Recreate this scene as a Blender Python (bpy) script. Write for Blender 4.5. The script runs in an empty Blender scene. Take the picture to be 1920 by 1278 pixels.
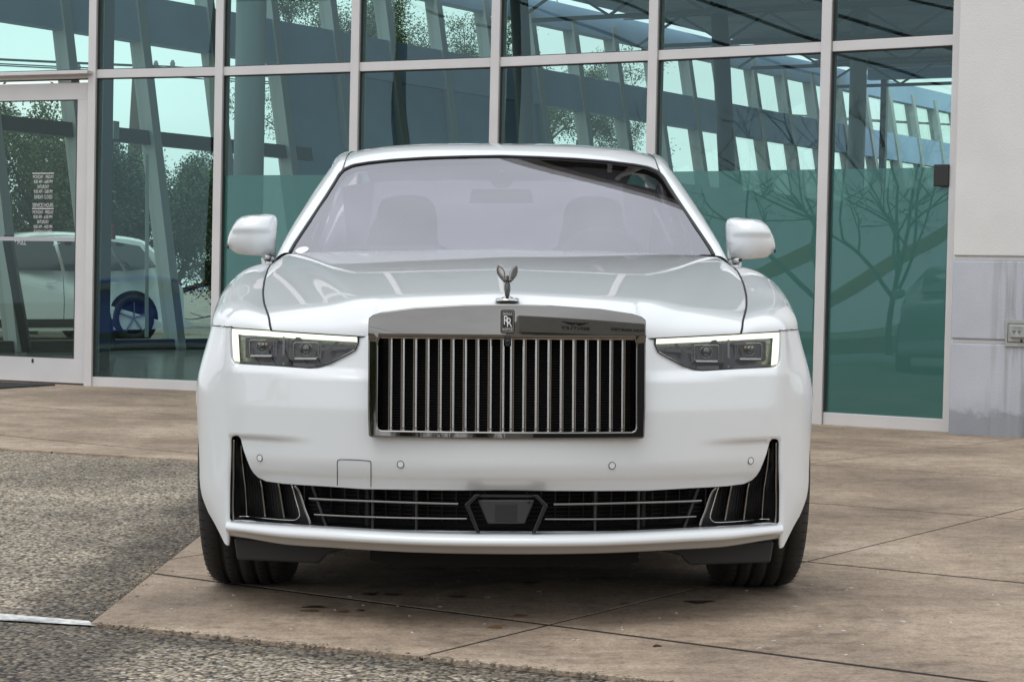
import bpy, math, random
import numpy as np
from mathutils import Vector, Matrix
from mathutils.geometry import delaunay_2d_cdt

R = math.radians
scene = bpy.context.scene
COL = scene.collection

# ------------------------------------------------------------------ camera
FPX, CAM_H = 3600.0, 0.94
PITCH, ROLL = math.atan(99 / 3600), R(0.4)
_f = Vector((0, math.cos(PITCH), -math.sin(PITCH)))
_u = Vector((0, math.sin(PITCH), math.cos(PITCH)))
_r = Vector((1, 0, 0))
_cx = _r * math.cos(ROLL) + _u * math.sin(ROLL)
_cy = -_r * math.sin(ROLL) + _u * math.cos(ROLL)
cam = bpy.data.cameras.new('camera')
cam.sensor_width = 36
cam.lens = FPX / 1920 * 36
cam.clip_start, cam.clip_end = 0.05, 2000
cam_o = bpy.data.objects.new('camera', cam)
COL.objects.link(cam_o)
cam_o.matrix_world = Matrix(((_cx.x, _cy.x, -_f.x, 0), (_cx.y, _cy.y, -_f.y, 0), (_cx.z, _cy.z, -_f.z, CAM_H), (0, 0, 0, 1)))
scene.camera = cam_o

# ------------------------------------------------------------------ sky, sun, exposure
SUN_EL, SUN_AZ = R(70), R(215)        # overcast: weak wide sun, high, from behind the camera
world = bpy.data.worlds.new('World')
scene.world = world
world.use_nodes = True
wn, wl = world.node_tree.nodes, world.node_tree.links
wn.clear()
sky = wn.new('ShaderNodeTexSky')
sky.sky_type = 'NISHITA'
sky.sun_disc = False
sky.sun_elevation = SUN_EL
sky.sun_rotation = SUN_AZ
sky.air_density, sky.dust_density, sky.ozone_density = 1.0, 4.0, 1.0
hs = wn.new('ShaderNodeHueSaturation')
hs.inputs['Saturation'].default_value = 0.16
hs.inputs['Value'].default_value = 1.0
tc = wn.new('ShaderNodeTexCoord')
mp = wn.new('ShaderNodeMapping')
mp.inputs['Scale'].default_value = (1, 1, 2.6)
nz = wn.new('ShaderNodeTexNoise')
nz.inputs['Scale'].default_value = 2.4
nz.inputs['Detail'].default_value = 5
cr = wn.new('ShaderNodeMapRange')
cr.inputs['From Min'].default_value = 0.3
cr.inputs['From Max'].default_value = 0.75
cr.inputs['To Min'].default_value = 0.80
cr.inputs['To Max'].default_value = 1.14
mul = wn.new('ShaderNodeMix')
mul.data_type = 'RGBA'
mul.blend_type = 'MULTIPLY'
mul.inputs[0].default_value = 1.0
bg = wn.new('ShaderNodeBackground')
bg.inputs['Strength'].default_value = 0.15
out = wn.new('ShaderNodeOutputWorld')
wl.new(sky.outputs[0], hs.inputs['Color'])
wl.new(tc.outputs['Generated'], mp.inputs[0])
wl.new(mp.outputs[0], nz.inputs['Vector'])
wl.new(nz.outputs[0], cr.inputs[0])
oc_ = wn.new('ShaderNodeMix')                 # closed cloud layer over the clear sky
oc_.data_type = 'RGBA'
oc_.inputs[0].default_value = 0.78
oc_.inputs[7].default_value = (7.25, 7.65, 8.05, 1)
wl.new(hs.outputs[0], oc_.inputs[6])
wl.new(oc_.outputs[2], mul.inputs[6])
wl.new(cr.outputs[0], mul.inputs[7])
wl.new(mul.outputs[2], bg.inputs['Color'])
wl.new(bg.outputs[0], out.inputs['Surface'])

sun = bpy.data.lights.new('sun', 'SUN')
sun.energy = 0.7
sun.angle = R(40)
sun.color = (1.0, 0.98, 0.95)
sun_o = bpy.data.objects.new('sun', sun)
COL.objects.link(sun_o)
_sd = Vector((math.sin(SUN_AZ) * math.cos(SUN_EL), math.cos(SUN_AZ) * math.cos(SUN_EL), math.sin(SUN_EL)))
sun_o.rotation_euler = (-_sd).to_track_quat('-Z', 'Y').to_euler()
sun_o.location = (0, 0, 20)

scene.view_settings.view_transform = 'Standard'
scene.view_settings.look = 'None'
scene.view_settings.gamma = 1
scene.view_settings.use_curve_mapping = False
scene.view_settings.exposure = 0.14
scene.render.engine = 'CYCLES'
scene.cycles.max_bounces = 10
scene.cycles.transparent_max_bounces = 16
scene.cycles.glossy_bounces = 5
scene.cycles.caustics_reflective = False
scene.cycles.caustics_refractive = False

# ------------------------------------------------------------------ materials
MAT = {}

def mat(name, col, rough=0.5, metal=0.0, coat=0.0, spec=0.5, emit=0.0, coat_rough=0.03, bump=None, vary=None, ior=None):
    m = bpy.data.materials.new(name)
    m.use_nodes = True
    nt = m.node_tree
    b = nt.nodes['Principled BSDF']
    b.inputs['Base Color'].default_value = (*col, 1)
    b.inputs['Roughness'].default_value = rough
    b.inputs['Metallic'].default_value = metal
    b.inputs['Coat Weight'].default_value = coat
    b.inputs['Coat Roughness'].default_value = coat_rough
    b.inputs['Specular IOR Level'].default_value = spec
    if emit:
        b.inputs['Emission Color'].default_value = (*col, 1)
        b.inputs['Emission Strength'].default_value = emit
    if bump or vary:
        tc = nt.nodes.new('ShaderNodeTexCoord')
    if vary:                        # (scale, amount, detail)
        n = nt.nodes.new('ShaderNodeTexNoise')
        n.inputs['Scale'].default_value = vary[0]
        n.inputs['Detail'].default_value = vary[2] if len(vary) > 2 else 4
        nt.links.new(tc.outputs['Object'], n.inputs['Vector'])
        mr = nt.nodes.new('ShaderNodeMapRange')
        mr.inputs[1].default_value, mr.inputs[2].default_value = 0.3, 0.7
        mr.inputs[3].default_value, mr.inputs[4].default_value = 1 - vary[1], 1 + vary[1]
        nt.links.new(n.outputs[0], mr.inputs[0])
        mx = nt.nodes.new('ShaderNodeMix')
        mx.data_type = 'RGBA'
        mx.blend_type = 'MULTIPLY'
        mx.inputs[0].default_value = 1
        mx.inputs[6].default_value = (*col, 1)
        nt.links.new(mr.outputs[0], mx.inputs[7])
        nt.links.new(mx.outputs[2], b.inputs['Base Color'])
    if bump:                        # (scale, strength, distance)
        n = nt.nodes.new('ShaderNodeTexNoise')
        n.inputs['Scale'].default_value = bump[0]
        n.inputs['Detail'].default_value = 4
        nt.links.new(tc.outputs['Object'], n.inputs['Vector'])
        bp = nt.nodes.new('ShaderNodeBump')
        bp.inputs['Strength'].default_value = bump[1]
        bp.inputs['Distance'].default_value = bump[2]
        nt.links.new(n.outputs[0], bp.inputs['Height'])
        nt.links.new(bp.outputs[0], b.inputs['Normal'])
    MAT[name] = m
    return m

def glass(name, tint, ior=1.5, rough=0.0, wave=None, refl=(1, 1, 1), film=None):
    """thin sheet glass: tinted transmission plus Fresnel reflection, optional slow waviness and a diffuse film share"""
    m = bpy.data.materials.new(name)
    m.use_nodes = True
    nt = m.node_tree
    nt.nodes.clear()
    N = nt.nodes.new
    o = N('ShaderNodeOutputMaterial')
    tr = N('ShaderNodeBsdfTransparent')
    tr.inputs[0].default_value = (*tint, 1)
    gl = N('ShaderNodeBsdfGlossy')
    gl.inputs['Roughness'].default_value = rough
    gl.inputs['Color'].default_value = (*refl, 1)
    fr = N('ShaderNodeFresnel')
    fr.inputs[0].default_value = ior
    mix = N('ShaderNodeMixShader')
    nt.links.new(fr.outputs[0], mix.inputs[0])
    base = tr
    if film:                        # (colour, share)
        df = N('ShaderNodeBsdfDiffuse')
        df.inputs[0].default_value = (*film[0], 1)
        mm = N('ShaderNodeMixShader')
        mm.inputs[0].default_value = film[1]
        nt.links.new(tr.outputs[0], mm.inputs[1])
        nt.links.new(df.outputs[0], mm.inputs[2])
        base = mm
    nt.links.new(base.outputs[0], mix.inputs[1])
    nt.links.new(gl.outputs[0], mix.inputs[2])
    if wave:                        # (scale, strength, distance)
        tc = N('ShaderNodeTexCoord')
        n = N('ShaderNodeTexNoise')
        n.inputs['Scale'].default_value = wave[0]
        n.inputs['Detail'].default_value = 1
        nt.links.new(tc.outputs['Object'], n.inputs['Vector'])
        bp = N('ShaderNodeBump')
        bp.inputs['Strength'].default_value = wave[1]
        bp.inputs['Distance'].default_value = wave[2]
        nt.links.new(n.outputs[0], bp.inputs['Height'])
        nt.links.new(bp.outputs[0], gl.inputs['Normal'])
    nt.links.new(mix.outputs[0], o.inputs[0])
    MAT[name] = m
    return m

mat('paint', (0.765, 0.79, 0.805), 0.30, coat=1.0, spec=0.5, coat_rough=0.02)
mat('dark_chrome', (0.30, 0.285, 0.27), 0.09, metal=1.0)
mat('header_chrome', (0.25, 0.238, 0.226), 0.025, metal=1.0)
mat('chrome', (0.72, 0.70, 0.68), 0.09, metal=1.0)
mat('bright_chrome', (0.85, 0.84, 0.82), 0.06, metal=1.0)
mat('vane_steel', (0.66, 0.645, 0.63), 0.14, metal=1.0)
mat('mascot_metal', (0.10, 0.095, 0.09), 0.16, metal=1.0)
mat('gloss_black', (0.012, 0.012, 0.013), 0.12, spec=0.5)
mat('satin_black', (0.02, 0.02, 0.021), 0.42)
mat('plastic_black', (0.035, 0.035, 0.036), 0.55, bump=(700, 0.25, 0.001))
mat('seam', (0.008, 0.008, 0.009), 0.7)
mat('liner', (0.012, 0.012, 0.012), 0.9)
mat('rubber', (0.022, 0.022, 0.021), 0.72, bump=(260, 0.35, 0.002), vary=(9, 0.3))
mat('alloy', (0.45, 0.45, 0.46), 0.22, metal=1.0)
mat('drl', (0.95, 1.0, 0.80), 0.4, emit=1.25)
mat('lamp_house', (0.05, 0.052, 0.058), 0.25, metal=0.3)
mat('amber', (0.75, 0.38, 0.04), 0.25)
mat('red_lens', (0.35, 0.01, 0.012), 0.12, coat=1.0)
mat('leather', (0.74, 0.72, 0.77), 0.55, bump=(300, 0.2, 0.001))
mat('leather_grey', (0.48, 0.46, 0.52), 0.6)
mat('dash', (0.42, 0.40, 0.46), 0.6)
mat('frit', (0.012, 0.012, 0.013), 0.25)
mat('white_print', (0.8, 0.8, 0.8), 0.5)
mat('sticker_green', (0.35, 0.62, 0.55), 0.5)
mat('badge_back', (0.045, 0.043, 0.042), 0.3, metal=0.4)
glass('windshield_glass', (0.62, 0.62, 0.66), ior=4.0, refl=(0.95, 0.93, 1.0))
glass('dark_glass', (0.10, 0.11, 0.115), ior=1.52)
glass('lamp_glass', (0.90, 0.90, 0.90), ior=1.42)

# ------------------------------------------------------------------ mesh helpers
def link(o, parent=None):
    COL.objects.link(o)
    if parent is not None:
        o.parent = parent
    return o

def empty(name, loc=(0, 0, 0), rot=(0, 0, 0)):
    o = bpy.data.objects.new(name, None)
    o.empty_display_size = 0.2
    o.location = loc
    o.rotation_euler = rot
    COL.objects.link(o)
    return o

def tag(o, label=None, cat=None, group=None, kind=None):
    if label: o['label'] = label
    if cat: o['category'] = cat
    if group: o['group'] = group
    if kind: o['kind'] = kind
    return o

def mesh_obj(name, V, Fc, m, parent=None, smooth=True, normals=None, flags=None):
    me = bpy.data.meshes.new(name)
    me.from_pydata([tuple(map(float, v)) for v in V], [], [tuple(map(int, f)) for f in Fc])
    me.validate(clean_customdata=False)
    if flags is not None and len(flags) == len(me.polygons):
        me.polygons.foreach_set('use_smooth', np.array(flags, dtype=bool))
    else:
        me.polygons.foreach_set('use_smooth', np.full(len(me.polygons), smooth, dtype=bool))
    if normals is not None:
        me.normals_split_custom_set_from_vertices([tuple(map(float, n)) for n in normals])
    me.materials.append(MAT[m])
    me.update()
    return link(bpy.data.objects.new(name, me), parent)

class MB:
    """collects primitives into one mesh"""
    def __init__(s):
        s.V, s.F, s.S = [], [], []
    def add(s, V, F, smooth=False):
        o = len(s.V)
        s.V += [tuple(v) for v in V]
        s.F += [tuple(i + o for i in f) for f in F]
        s.S += [smooth] * len(F)
        return s
    def box(s, c, d, M=None, taper=None):
        V = []
        for x in (-.5, .5):
            for y in (-.5, .5):
                for z in (-.5, .5):
                    k = 1
                    if taper and z > 0: k = taper
                    p = Vector((x * d[0] * k, y * d[1] * k, z * d[2]))
                    if M is not None: p = M @ p
                    V.append((p.x + c[0], p.y + c[1], p.z + c[2]))
        return s.add(V, [(0, 1, 3, 2), (4, 6, 7, 5), (0, 4, 5, 1), (2, 3, 7, 6), (0, 2, 6, 4), (1, 5, 7, 3)])
    def bar(s, a, b, w, h, up=(0, 0, 1)):
        a, b = Vector(a), Vector(b)
        d = b - a
        L = d.length
        x = d.normalized()
        y = Vector(up).cross(x)
        if y.length < 1e-5: y = Vector((0, 1, 0)).cross(x)
        y.normalize()
        z = x.cross(y)
        M = Matrix((x, y, z)).transposed()
        return s.box((a + b) / 2, (L, w, h), M)
    def tube(s, path, r, n=8, closed=False, caps=True):
        P = [Vector(p) for p in path]
        k = len(P)
        rr = r if hasattr(r, '__len__') else [r] * k
        V = []
        prev = None
        for i in range(k):
            if closed:
                t = P[(i + 1) % k] - P[i - 1]
            else:
                t = P[min(i + 1, k - 1)] - P[max(i - 1, 0)]
            if t.length < 1e-9: t = Vector((0, 0, 1))
            t.normalize()
            if prev is None:
                a = t.orthogonal().normalized()
            else:
                a = (prev - t * prev.dot(t))
                a = a.normalized() if a.length > 1e-6 else t.orthogonal().normalized()
            prev = a
            b = t.cross(a)
            for j in range(n):
                q = 2 * math.pi * j / n
                V.append(P[i] + (a * math.cos(q) + b * math.sin(q)) * rr[i])
        F = []
        for i in range(k if closed else k - 1):
            for j in range(n):
                i2 = (i + 1) % k
                F.append((i * n + j, i * n + (j + 1) % n, i2 * n + (j + 1) % n, i2 * n + j))
        s.add(V, F, True)
        if caps and not closed:
            o = len(s.V) - k * n
            s.F += [tuple(o + j for j in range(n))[::-1], tuple(o + (k - 1) * n + j for j in range(n))]
            s.S += [False, False]
        return s
    def prism(s, pts, y0, y1, axis='y'):
        """extrude polygon pts (x,z) along y (or (y,z) along x, or (x,y) along z)"""
        n = len(pts)
        def mk(p, d):
            return {'y': (p[0], d, p[1]), 'x': (d, p[0], p[1]), 'z': (p[0], p[1], d)}[axis]
        V = [mk(p, y0) for p in pts] + [mk(p, y1) for p in pts]
        F = [tuple(range(n))[::-1], tuple(range(n, 2 * n))]
        F += [(i, (i + 1) % n, n + (i + 1) % n, n + i) for i in range(n)]
        return s.add(V, F)
    def lathe(s, prof, c=(0, 0, 0), n=48, axis='x', smooth=True, a0=0.0, a1=2 * math.pi):
        """prof: list of (along axis, radius)"""
        full = abs(a1 - a0 - 2 * math.pi) < 1e-6
        m = n if full else n + 1
        V = []
        for j in range(m):
            q = a0 + (a1 - a0) * j / n
            for (h, r) in prof:
                if axis == 'x': V.append((c[0] + h, c[1] + r * math.cos(q), c[2] + r * math.sin(q)))
                elif axis == 'y': V.append((c[0] + r * math.cos(q), c[1] + h, c[2] + r * math.sin(q)))
                else: V.append((c[0] + r * math.cos(q), c[1] + r * math.sin(q), c[2] + h))
        k = len(prof)
        F = []
        for j in range(n):
            j2 = (j + 1) % m
            for i in range(k - 1):
                F.append((j * k + i, j * k + i + 1, j2 * k + i + 1, j2 * k + i))
        return s.add(V, F, smooth)
    def ball(s, c, r, n=16, m=10):
        rx, ry, rz = r if hasattr(r, '__len__') else (r, r, r)
        V, F = [], []
        for i in range(m + 1):
            th = math.pi * i / m
            for j in range(n):
                ph = 2 * math.pi * j / n
                V.append((c[0] + rx * math.sin(th) * math.cos(ph), c[1] + ry * math.sin(th) * math.sin(ph), c[2] + rz * math.cos(th)))
        for i in range(m):
            for j in range(n):
                F.append((i * n + j, i * n + (j + 1) % n, (i + 1) * n + (j + 1) % n, (i + 1) * n + j))
        return s.add(V, F, True)
    def grid(s, A, smooth=True, flip=False):
        A = np.asarray(A)
        n, m = A.shape[:2]
        F = [(i * m + j, i * m + j + 1, (i + 1) * m + j + 1, (i + 1) * m + j) for i in range(n - 1) for j in range(m - 1)]
        if flip: F = [f[::-1] for f in F]
        return s.add(A.reshape(-1, 3), F, smooth)
    def build(s, name, m, parent=None, bevel=0):
        o = mesh_obj(name, s.V, s.F, m, parent, flags=s.S)
        if bevel:
            b = o.modifiers.new('bevel', 'BEVEL')
            b.width, b.segments, b.limit_method, b.angle_limit = bevel, 2, 'ANGLE', R(40)
        return o

def ss(a, b, x):
    t = np.clip((np.asarray(x, float) - a) / (b - a), 0, 1)
    return t * t * (3 - 2 * t)

def catmull(P, n, closed=False):
    """n points along a Catmull-Rom curve through P, evenly spaced"""
    P = np.asarray(P, float)
    k = len(P)
    out = []
    segs = k if closed else k - 1
    for i in range(segs):
        if closed:
            p0, p1, p2, p3 = P[i - 1], P[i], P[(i + 1) % k], P[(i + 2) % k]
        else:
            p1, p2 = P[i], P[i + 1]
            p0 = P[i - 1] if i > 0 else 2 * p1 - p2
            p3 = P[i + 2] if i + 2 < k else 2 * p2 - p1
        # centripetal-ish tangents limited by chord
        for t in np.linspace(0, 1, 24, endpoint=False):
            out.append(0.5 * ((2 * p1) + (-p0 + p2) * t + (2 * p0 - 5 * p1 + 4 * p2 - p3) * t * t + (-p0 + 3 * p1 - 3 * p2 + p3) * t ** 3))
    if not closed: out.append(P[-1])
    return resample(np.array(out), n, closed)

def resample(P, n, closed=False):
    P = np.asarray(P, float)
    Q = np.vstack([P, P[:1]]) if closed else P
    d = np.concatenate([[0], np.cumsum(np.linalg.norm(np.diff(Q, axis=0), axis=1))])
    t = np.linspace(0, d[-1], n + 1)[:-1] if closed else np.linspace(0, d[-1], n)
    return np.stack([np.interp(t, d, Q[:, i]) for i in range(Q.shape[1])], 1)

def densify(P, step, closed=True):
    """keep every corner, add points so that no edge is longer than step"""
    P = [np.asarray(p, float) for p in P]
    out = []
    n = len(P)
    for i in range(n if closed else n - 1):
        a, b = P[i], P[(i + 1) % n]
        k = max(1, int(math.ceil(np.linalg.norm(b - a) / step)))
        for j in range(k): out.append(a + (b - a) * j / k)
    if not closed: out.append(P[-1])
    return np.array(out)

def inside(poly, pts):
    x, y = pts[:, 0], pts[:, 1]
    r = np.zeros(len(pts), bool)
    n = len(poly)
    j = n - 1
    for i in range(n):
        xi, yi = poly[i]
        xj, yj = poly[j]
        if yi != yj:
            c = ((yi > y) != (yj > y)) & (x < (xj - xi) * (y - yi) / (yj - yi) + xi)
            r ^= c
        j = i
    return r

def cdt(outer, holes, step, sy=None):
    """triangles of a 2-D region with holes: returns points, triangles, loops of point coordinates"""
    sy = sy or step
    loops = [densify(outer, step)] + [densify(h, step) for h in holes]
    pts = np.vstack(loops)
    edges, o = [], 0
    for L in loops:
        n = len(L)
        edges += [(o + i, o + (i + 1) % n) for i in range(n)]
        o += n
    lo, hi = loops[0].min(0), loops[0].max(0)
    gx = np.arange(lo[0] + step / 2, hi[0], step)
    gy = np.arange(lo[1] + sy / 2, hi[1], sy)
    G = np.array([(x + (0.5 * step if k % 2 else 0), y) for k, y in enumerate(gy) for x in gx])
    G = G.reshape(-1, 2)
    keep = inside(loops[0], G)
    for L in loops[1:]: keep &= ~inside(L, G)
    G = G[keep]
    # drop grid points that crowd the outline
    if len(G):
        mn = np.full(len(G), 9.)
        for q in range(0, len(pts), 400):
            d = np.hypot((G[:, None, 0] - pts[None, q:q + 400, 0]) / step, (G[:, None, 1] - pts[None, q:q + 400, 1]) / sy)
            mn = np.minimum(mn, d.min(1))
        G = G[mn > 0.55]
    allp = np.vstack([pts, G]) if len(G) else pts
    v, e, f, *_ = delaunay_2d_cdt([Vector(p) for p in allp], edges, [], 0, 1e-7)
    v = np.array([tuple(p) for p in v])
    f = np.array([t for t in f if len(t) == 3])
    c = v[f].mean(1)
    k = inside(loops[0], c)
    for L in loops[1:]: k &= ~inside(L, c)
    return v, f[k], loops

def plate(name, outer, holes, fn, step, m, parent=None, sy=None, flange=0.0, radius=0.004, flange_loops='all', face=None):
    """skin over a 2-D region carried to 3-D by fn(a, b) -> (n,3); the edges roll over and return inwards by flange"""
    v, f, loops = cdt(outer, holes, step, sy)
    P = fn(v[:, 0], v[:, 1])
    h = 1e-4
    du = fn(v[:, 0] + h, v[:, 1]) - fn(v[:, 0] - h, v[:, 1])
    dv = fn(v[:, 0], v[:, 1] + h) - fn(v[:, 0], v[:, 1] - h)
    N = np.cross(du, dv)
    N /= np.linalg.norm(N, axis=1)[:, None] + 1e-12
    face = np.array(face if face is not None else (0, -1, 0), float)
    sgn = np.sign((N @ face).sum())
    N *= sgn
    a, b, c = P[f[:, 0]], P[f[:, 1]], P[f[:, 2]]
    fn_ = np.cross(b - a, c - a)
    flip = (fn_ * N[f].mean(1)).sum(1) < 0
    f[flip] = f[flip][:, ::-1]
    V, F, NN = [P], [f], [N]
    base = len(P)
    Fq = []
    if flange:
        for li, L in enumerate(loops):
            if flange_loops != 'all' and li not in flange_loops: continue
            n = len(L)
            nx = np.roll(L, -1, 0) - np.roll(L, 1, 0)
            nrm = np.stack([nx[:, 1], -nx[:, 0]], 1)
            nrm /= np.linalg.norm(nrm, axis=1)[:, None] + 1e-12
            area = 0.5 * np.sum(L[:, 0] * np.roll(L[:, 1], -1) - np.roll(L[:, 0], -1) * L[:, 1])
            out = nrm if area > 0 else -nrm          # away from the region enclosed by L
            if li > 0: out = -out                    # into the hole
            P0 = fn(L[:, 0], L[:, 1])
            e = 1e-4
            N0 = np.cross(fn(L[:, 0] + e, L[:, 1]) - fn(L[:, 0] - e, L[:, 1]), fn(L[:, 0], L[:, 1] + e) - fn(L[:, 0], L[:, 1] - e)) * sgn
            N0 /= np.linalg.norm(N0, axis=1)[:, None] + 1e-12
            O = fn(L[:, 0] + out[:, 0] * e, L[:, 1] + out[:, 1] * e) - P0
            O /= np.linalg.norm(O, axis=1)[:, None] + 1e-12
            rings, rn = [], []
            for q in (0, 30, 60, 90):
                q = R(q)
                rings.append(P0 + O * radius * math.sin(q) - N0 * radius * (1 - math.cos(q)))
                rn.append(N0 * math.cos(q) + O * math.sin(q))
            rings.append(rings[-1] - N0 * flange)
            rn.append(O)
            k = len(rings)
            st = base
            for r_, n_ in zip(rings, rn):
                V.append(r_)
                NN.append(n_)
            base += n * k
            for i in range(k - 1):
                for j in range(n):
                    q = (st + i * n + j, st + i * n + (j + 1) % n, st + (i + 1) * n + (j + 1) % n, st + (i + 1) * n + j)
                    Fq.append(q)
    V = np.vstack(V)
    NN = np.vstack(NN)
    FF = [tuple(t) for t in f]
    for q in Fq:
        nn = np.cross(V[q[1]] - V[q[0]], V[q[3]] - V[q[0]])
        if nn @ (NN[q[0]] + NN[q[2]]) < 0: q = q[::-1]
        FF.append(q)
    return mesh_obj(name, V, FF, m, parent, normals=NN)

def surf(name, A, m, parent=None, flip=False):
    b = MB().grid(A, True, flip)
    return b.build(name, m, parent)

def pillow(outline, ys, sc, center=None, n=40):
    """closed soft solid: outline (x,z) ring scaled by sc at each depth y, capped"""
    O = catmull(outline, n, True)
    c = O.mean(0) if center is None else np.array(center)
    V, F = [], []
    for y, s_ in zip(ys, sc):
        for p in O:
            q = c + (p - c) * s_
            V.append((q[0], y, q[1]))
    k = len(ys)
    for i in range(k - 1):
        for j in range(n):
            F.append((i * n + j, i * n + (j + 1) % n, (i + 1) * n + (j + 1) % n, (i + 1) * n + j))
    V.append((c[0], ys[0], c[1]))
    V.append((c[0], ys[-1], c[1]))
    a = len(V) - 2
    for j in range(n):
        F.append((a, (j + 1) % n, j))
        F.append((a + 1, (k - 1) * n + j, (k - 1) * n + (j + 1) % n))
    return V, F

def text_mesh(body, size, extrude=0.001, xs=1.0, align='CENTER'):
    cu = bpy.data.curves.new('t', 'FONT')
    cu.body = body
    cu.size = size
    cu.extrude = extrude
    cu.align_x = align
    cu.align_y = 'CENTER'
    cu.resolution_u = 3
    o = bpy.data.objects.new('t', cu)
    COL.objects.link(o)
    dg = bpy.context.evaluated_depsgraph_get()
    me = bpy.data.meshes.new_from_object(o.evaluated_get(dg))
    V = [(v.co.x * xs, v.co.y, v.co.z) for v in me.vertices]
    F = [tuple(p.vertices) for p in me.polygons]
    bpy.data.objects.remove(o)
    bpy.data.curves.remove(cu)
    bpy.data.meshes.remove(me)
    return V, F

def copy_tree(o, parent=None):
    c = o.copy()
    COL.objects.link(c)
    c.parent = parent
    for ch in o.children: copy_tree(ch, c)
    return c

# pixel of the photograph (1920 x 1278) -> viewing ray; used to place measured points at their real depth
def cam_ray(u, v):
    xn, yn = (u - 960) / FPX, -(v - 639) / FPX
    return np.array(_f) + xn * np.array(_cx) + yn * np.array(_cy)
def at_depth(u, v, Y):
    d = cam_ray(u, v)
    return np.array([0, 0, CAM_H]) + d * (Y / d[1])
def on_ground(u, v):
    d = cam_ray(u, v)
    return (np.array([0, 0, CAM_H]) - d * (CAM_H / d[2]))[:2]
mat('dark_lens', (0.02, 0.022, 0.026), 0.04, spec=0.8, coat=1.0)
mat('alloy_dark', (0.16, 0.165, 0.175), 0.3, metal=0.8)
glass('rear_glass', (0.62, 0.68, 0.68), ior=1.5)
# ================================================================== ground
mat('joint', (0.012, 0.010, 0.008), 0.95)
mat('white_line', (0.62, 0.62, 0.60), 0.8, bump=(120, 0.6, 0.004), vary=(35, 0.35))
mat('mat_fibre', (0.03, 0.03, 0.032), 0.95, bump=(400, 0.8, 0.004))
mat('alu', (0.68, 0.665, 0.66), 0.42, metal=0.15, vary=(3, 0.04))
mat('alu_dark', (0.05, 0.05, 0.05), 0.6)
glass('film', (0.75, 0.95, 0.92), ior=1.01, film=((0.50, 0.72, 0.67), 0.92))
mat('tile', (0.10, 0.115, 0.12), 0.16)
mat('slate', (0.40, 0.52, 0.72), 0.7, vary=(0.7, 0.12))
mat('fin_paint', (0.45, 0.47, 0.46), 0.5)
mat('fin_dark', (0.06, 0.06, 0.055), 0.5)
mat('ceiling_paint', (0.42, 0.43, 0.43), 0.8, vary=(0.8, 0.25))
mat('column_paint', (0.55, 0.57, 0.58), 0.6)
mat('steel_grey', (0.16, 0.17, 0.18), 0.5)
glass('facade_glass', (0.68, 0.93, 0.90), ior=1.70, wave=(0.55, 0.18, 0.05), refl=(0.62, 0.88, 0.95))
glass('door_glass', (0.74, 0.93, 0.88), ior=1.55, refl=(0.7, 0.9, 0.9), wave=(0.7, 0.06, 0.03))
glass('far_glass', (0.88, 0.95, 0.88), ior=1.40)

def node_mat(name):
    m = bpy.data.materials.new(name)
    m.use_nodes = True
    MAT[name] = m
    return m, m.node_tree, m.node_tree.nodes['Principled BSDF']
def N_(nt, t, **kw):
    n = nt.nodes.new(t)
    for k, v in kw.items(): n.inputs[k].default_value = v
    return n
def ramp(nt, src, stops):
    r = nt.nodes.new('ShaderNodeValToRGB')
    e = r.color_ramp.elements
    while len(e) < len(stops): e.new(0.5)
    for i, (p, c) in enumerate(stops):
        e[i].position = p
        e[i].color = (*c, 1)
    nt.links.new(src, r.inputs[0])
    return r.outputs[0]
def mixc(nt, a, b, fac, mode='MULTIPLY'):
    x = nt.nodes.new('ShaderNodeMix')
    x.data_type = 'RGBA'
    x.blend_type = mode
    for sock, v in ((x.inputs[0], fac), (x.inputs[6], a), (x.inputs[7], b)):
        if hasattr(v, 'default_value') or hasattr(v, 'is_linked'): nt.links.new(v, sock)
        elif isinstance(v, tuple): sock.default_value = (*v, 1)
        else: sock.default_value = v
    return x.outputs[2]

# exposed-aggregate asphalt: stones of many greys and tans in dark binder
m, nt, bs = node_mat('asphalt')
tcn = nt.nodes.new('ShaderNodeTexCoord').outputs['Object']
vo = N_(nt, 'ShaderNodeTexVoronoi', Scale=84.0, Randomness=1.0)
nt.links.new(tcn, vo.inputs['Vector'])
sep = nt.nodes.new('ShaderNodeSeparateColor')
nt.links.new(vo.outputs['Color'], sep.inputs[0])
stone = ramp(nt, sep.outputs[0], [(0.0, (0.04, 0.038, 0.036)), (0.10, (0.13, 0.112, 0.09)), (0.36, (0.40, 0.335, 0.25)), (0.62, (0.60, 0.51, 0.385)), (0.80, (0.22, 0.20, 0.18)), (1.0, (0.85, 0.78, 0.66))])
edge = ramp(nt, vo.outputs['Distance'], [(0.0, (1, 1, 1)), (0.52, (0.9, 0.9, 0.9)), (0.80, (0.16, 0.15, 0.14))])
c1 = mixc(nt, stone, edge, 1.0)
n1 = N_(nt, 'ShaderNodeTexNoise', Scale=1.3, Detail=7.0, Roughness=0.65)
nt.links.new(tcn, n1.inputs['Vector'])
c2 = mixc(nt, c1, ramp(nt, n1.outputs[0], [(0.32, (0.62, 0.61, 0.60)), (0.5, (0.95, 0.94, 0.92)), (0.68, (1.22, 1.18, 1.12))]), 1.0)
n2 = N_(nt, 'ShaderNodeTexNoise', Scale=0.45, Detail=3.0)
nt.links.new(tcn, n2.inputs['Vector'])
c3 = mixc(nt, c2, ramp(nt, n2.outputs[0], [(0.35, (0.80, 0.80, 0.80)), (0.65, (1.1, 1.1, 1.1))]), 1.0)
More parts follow.
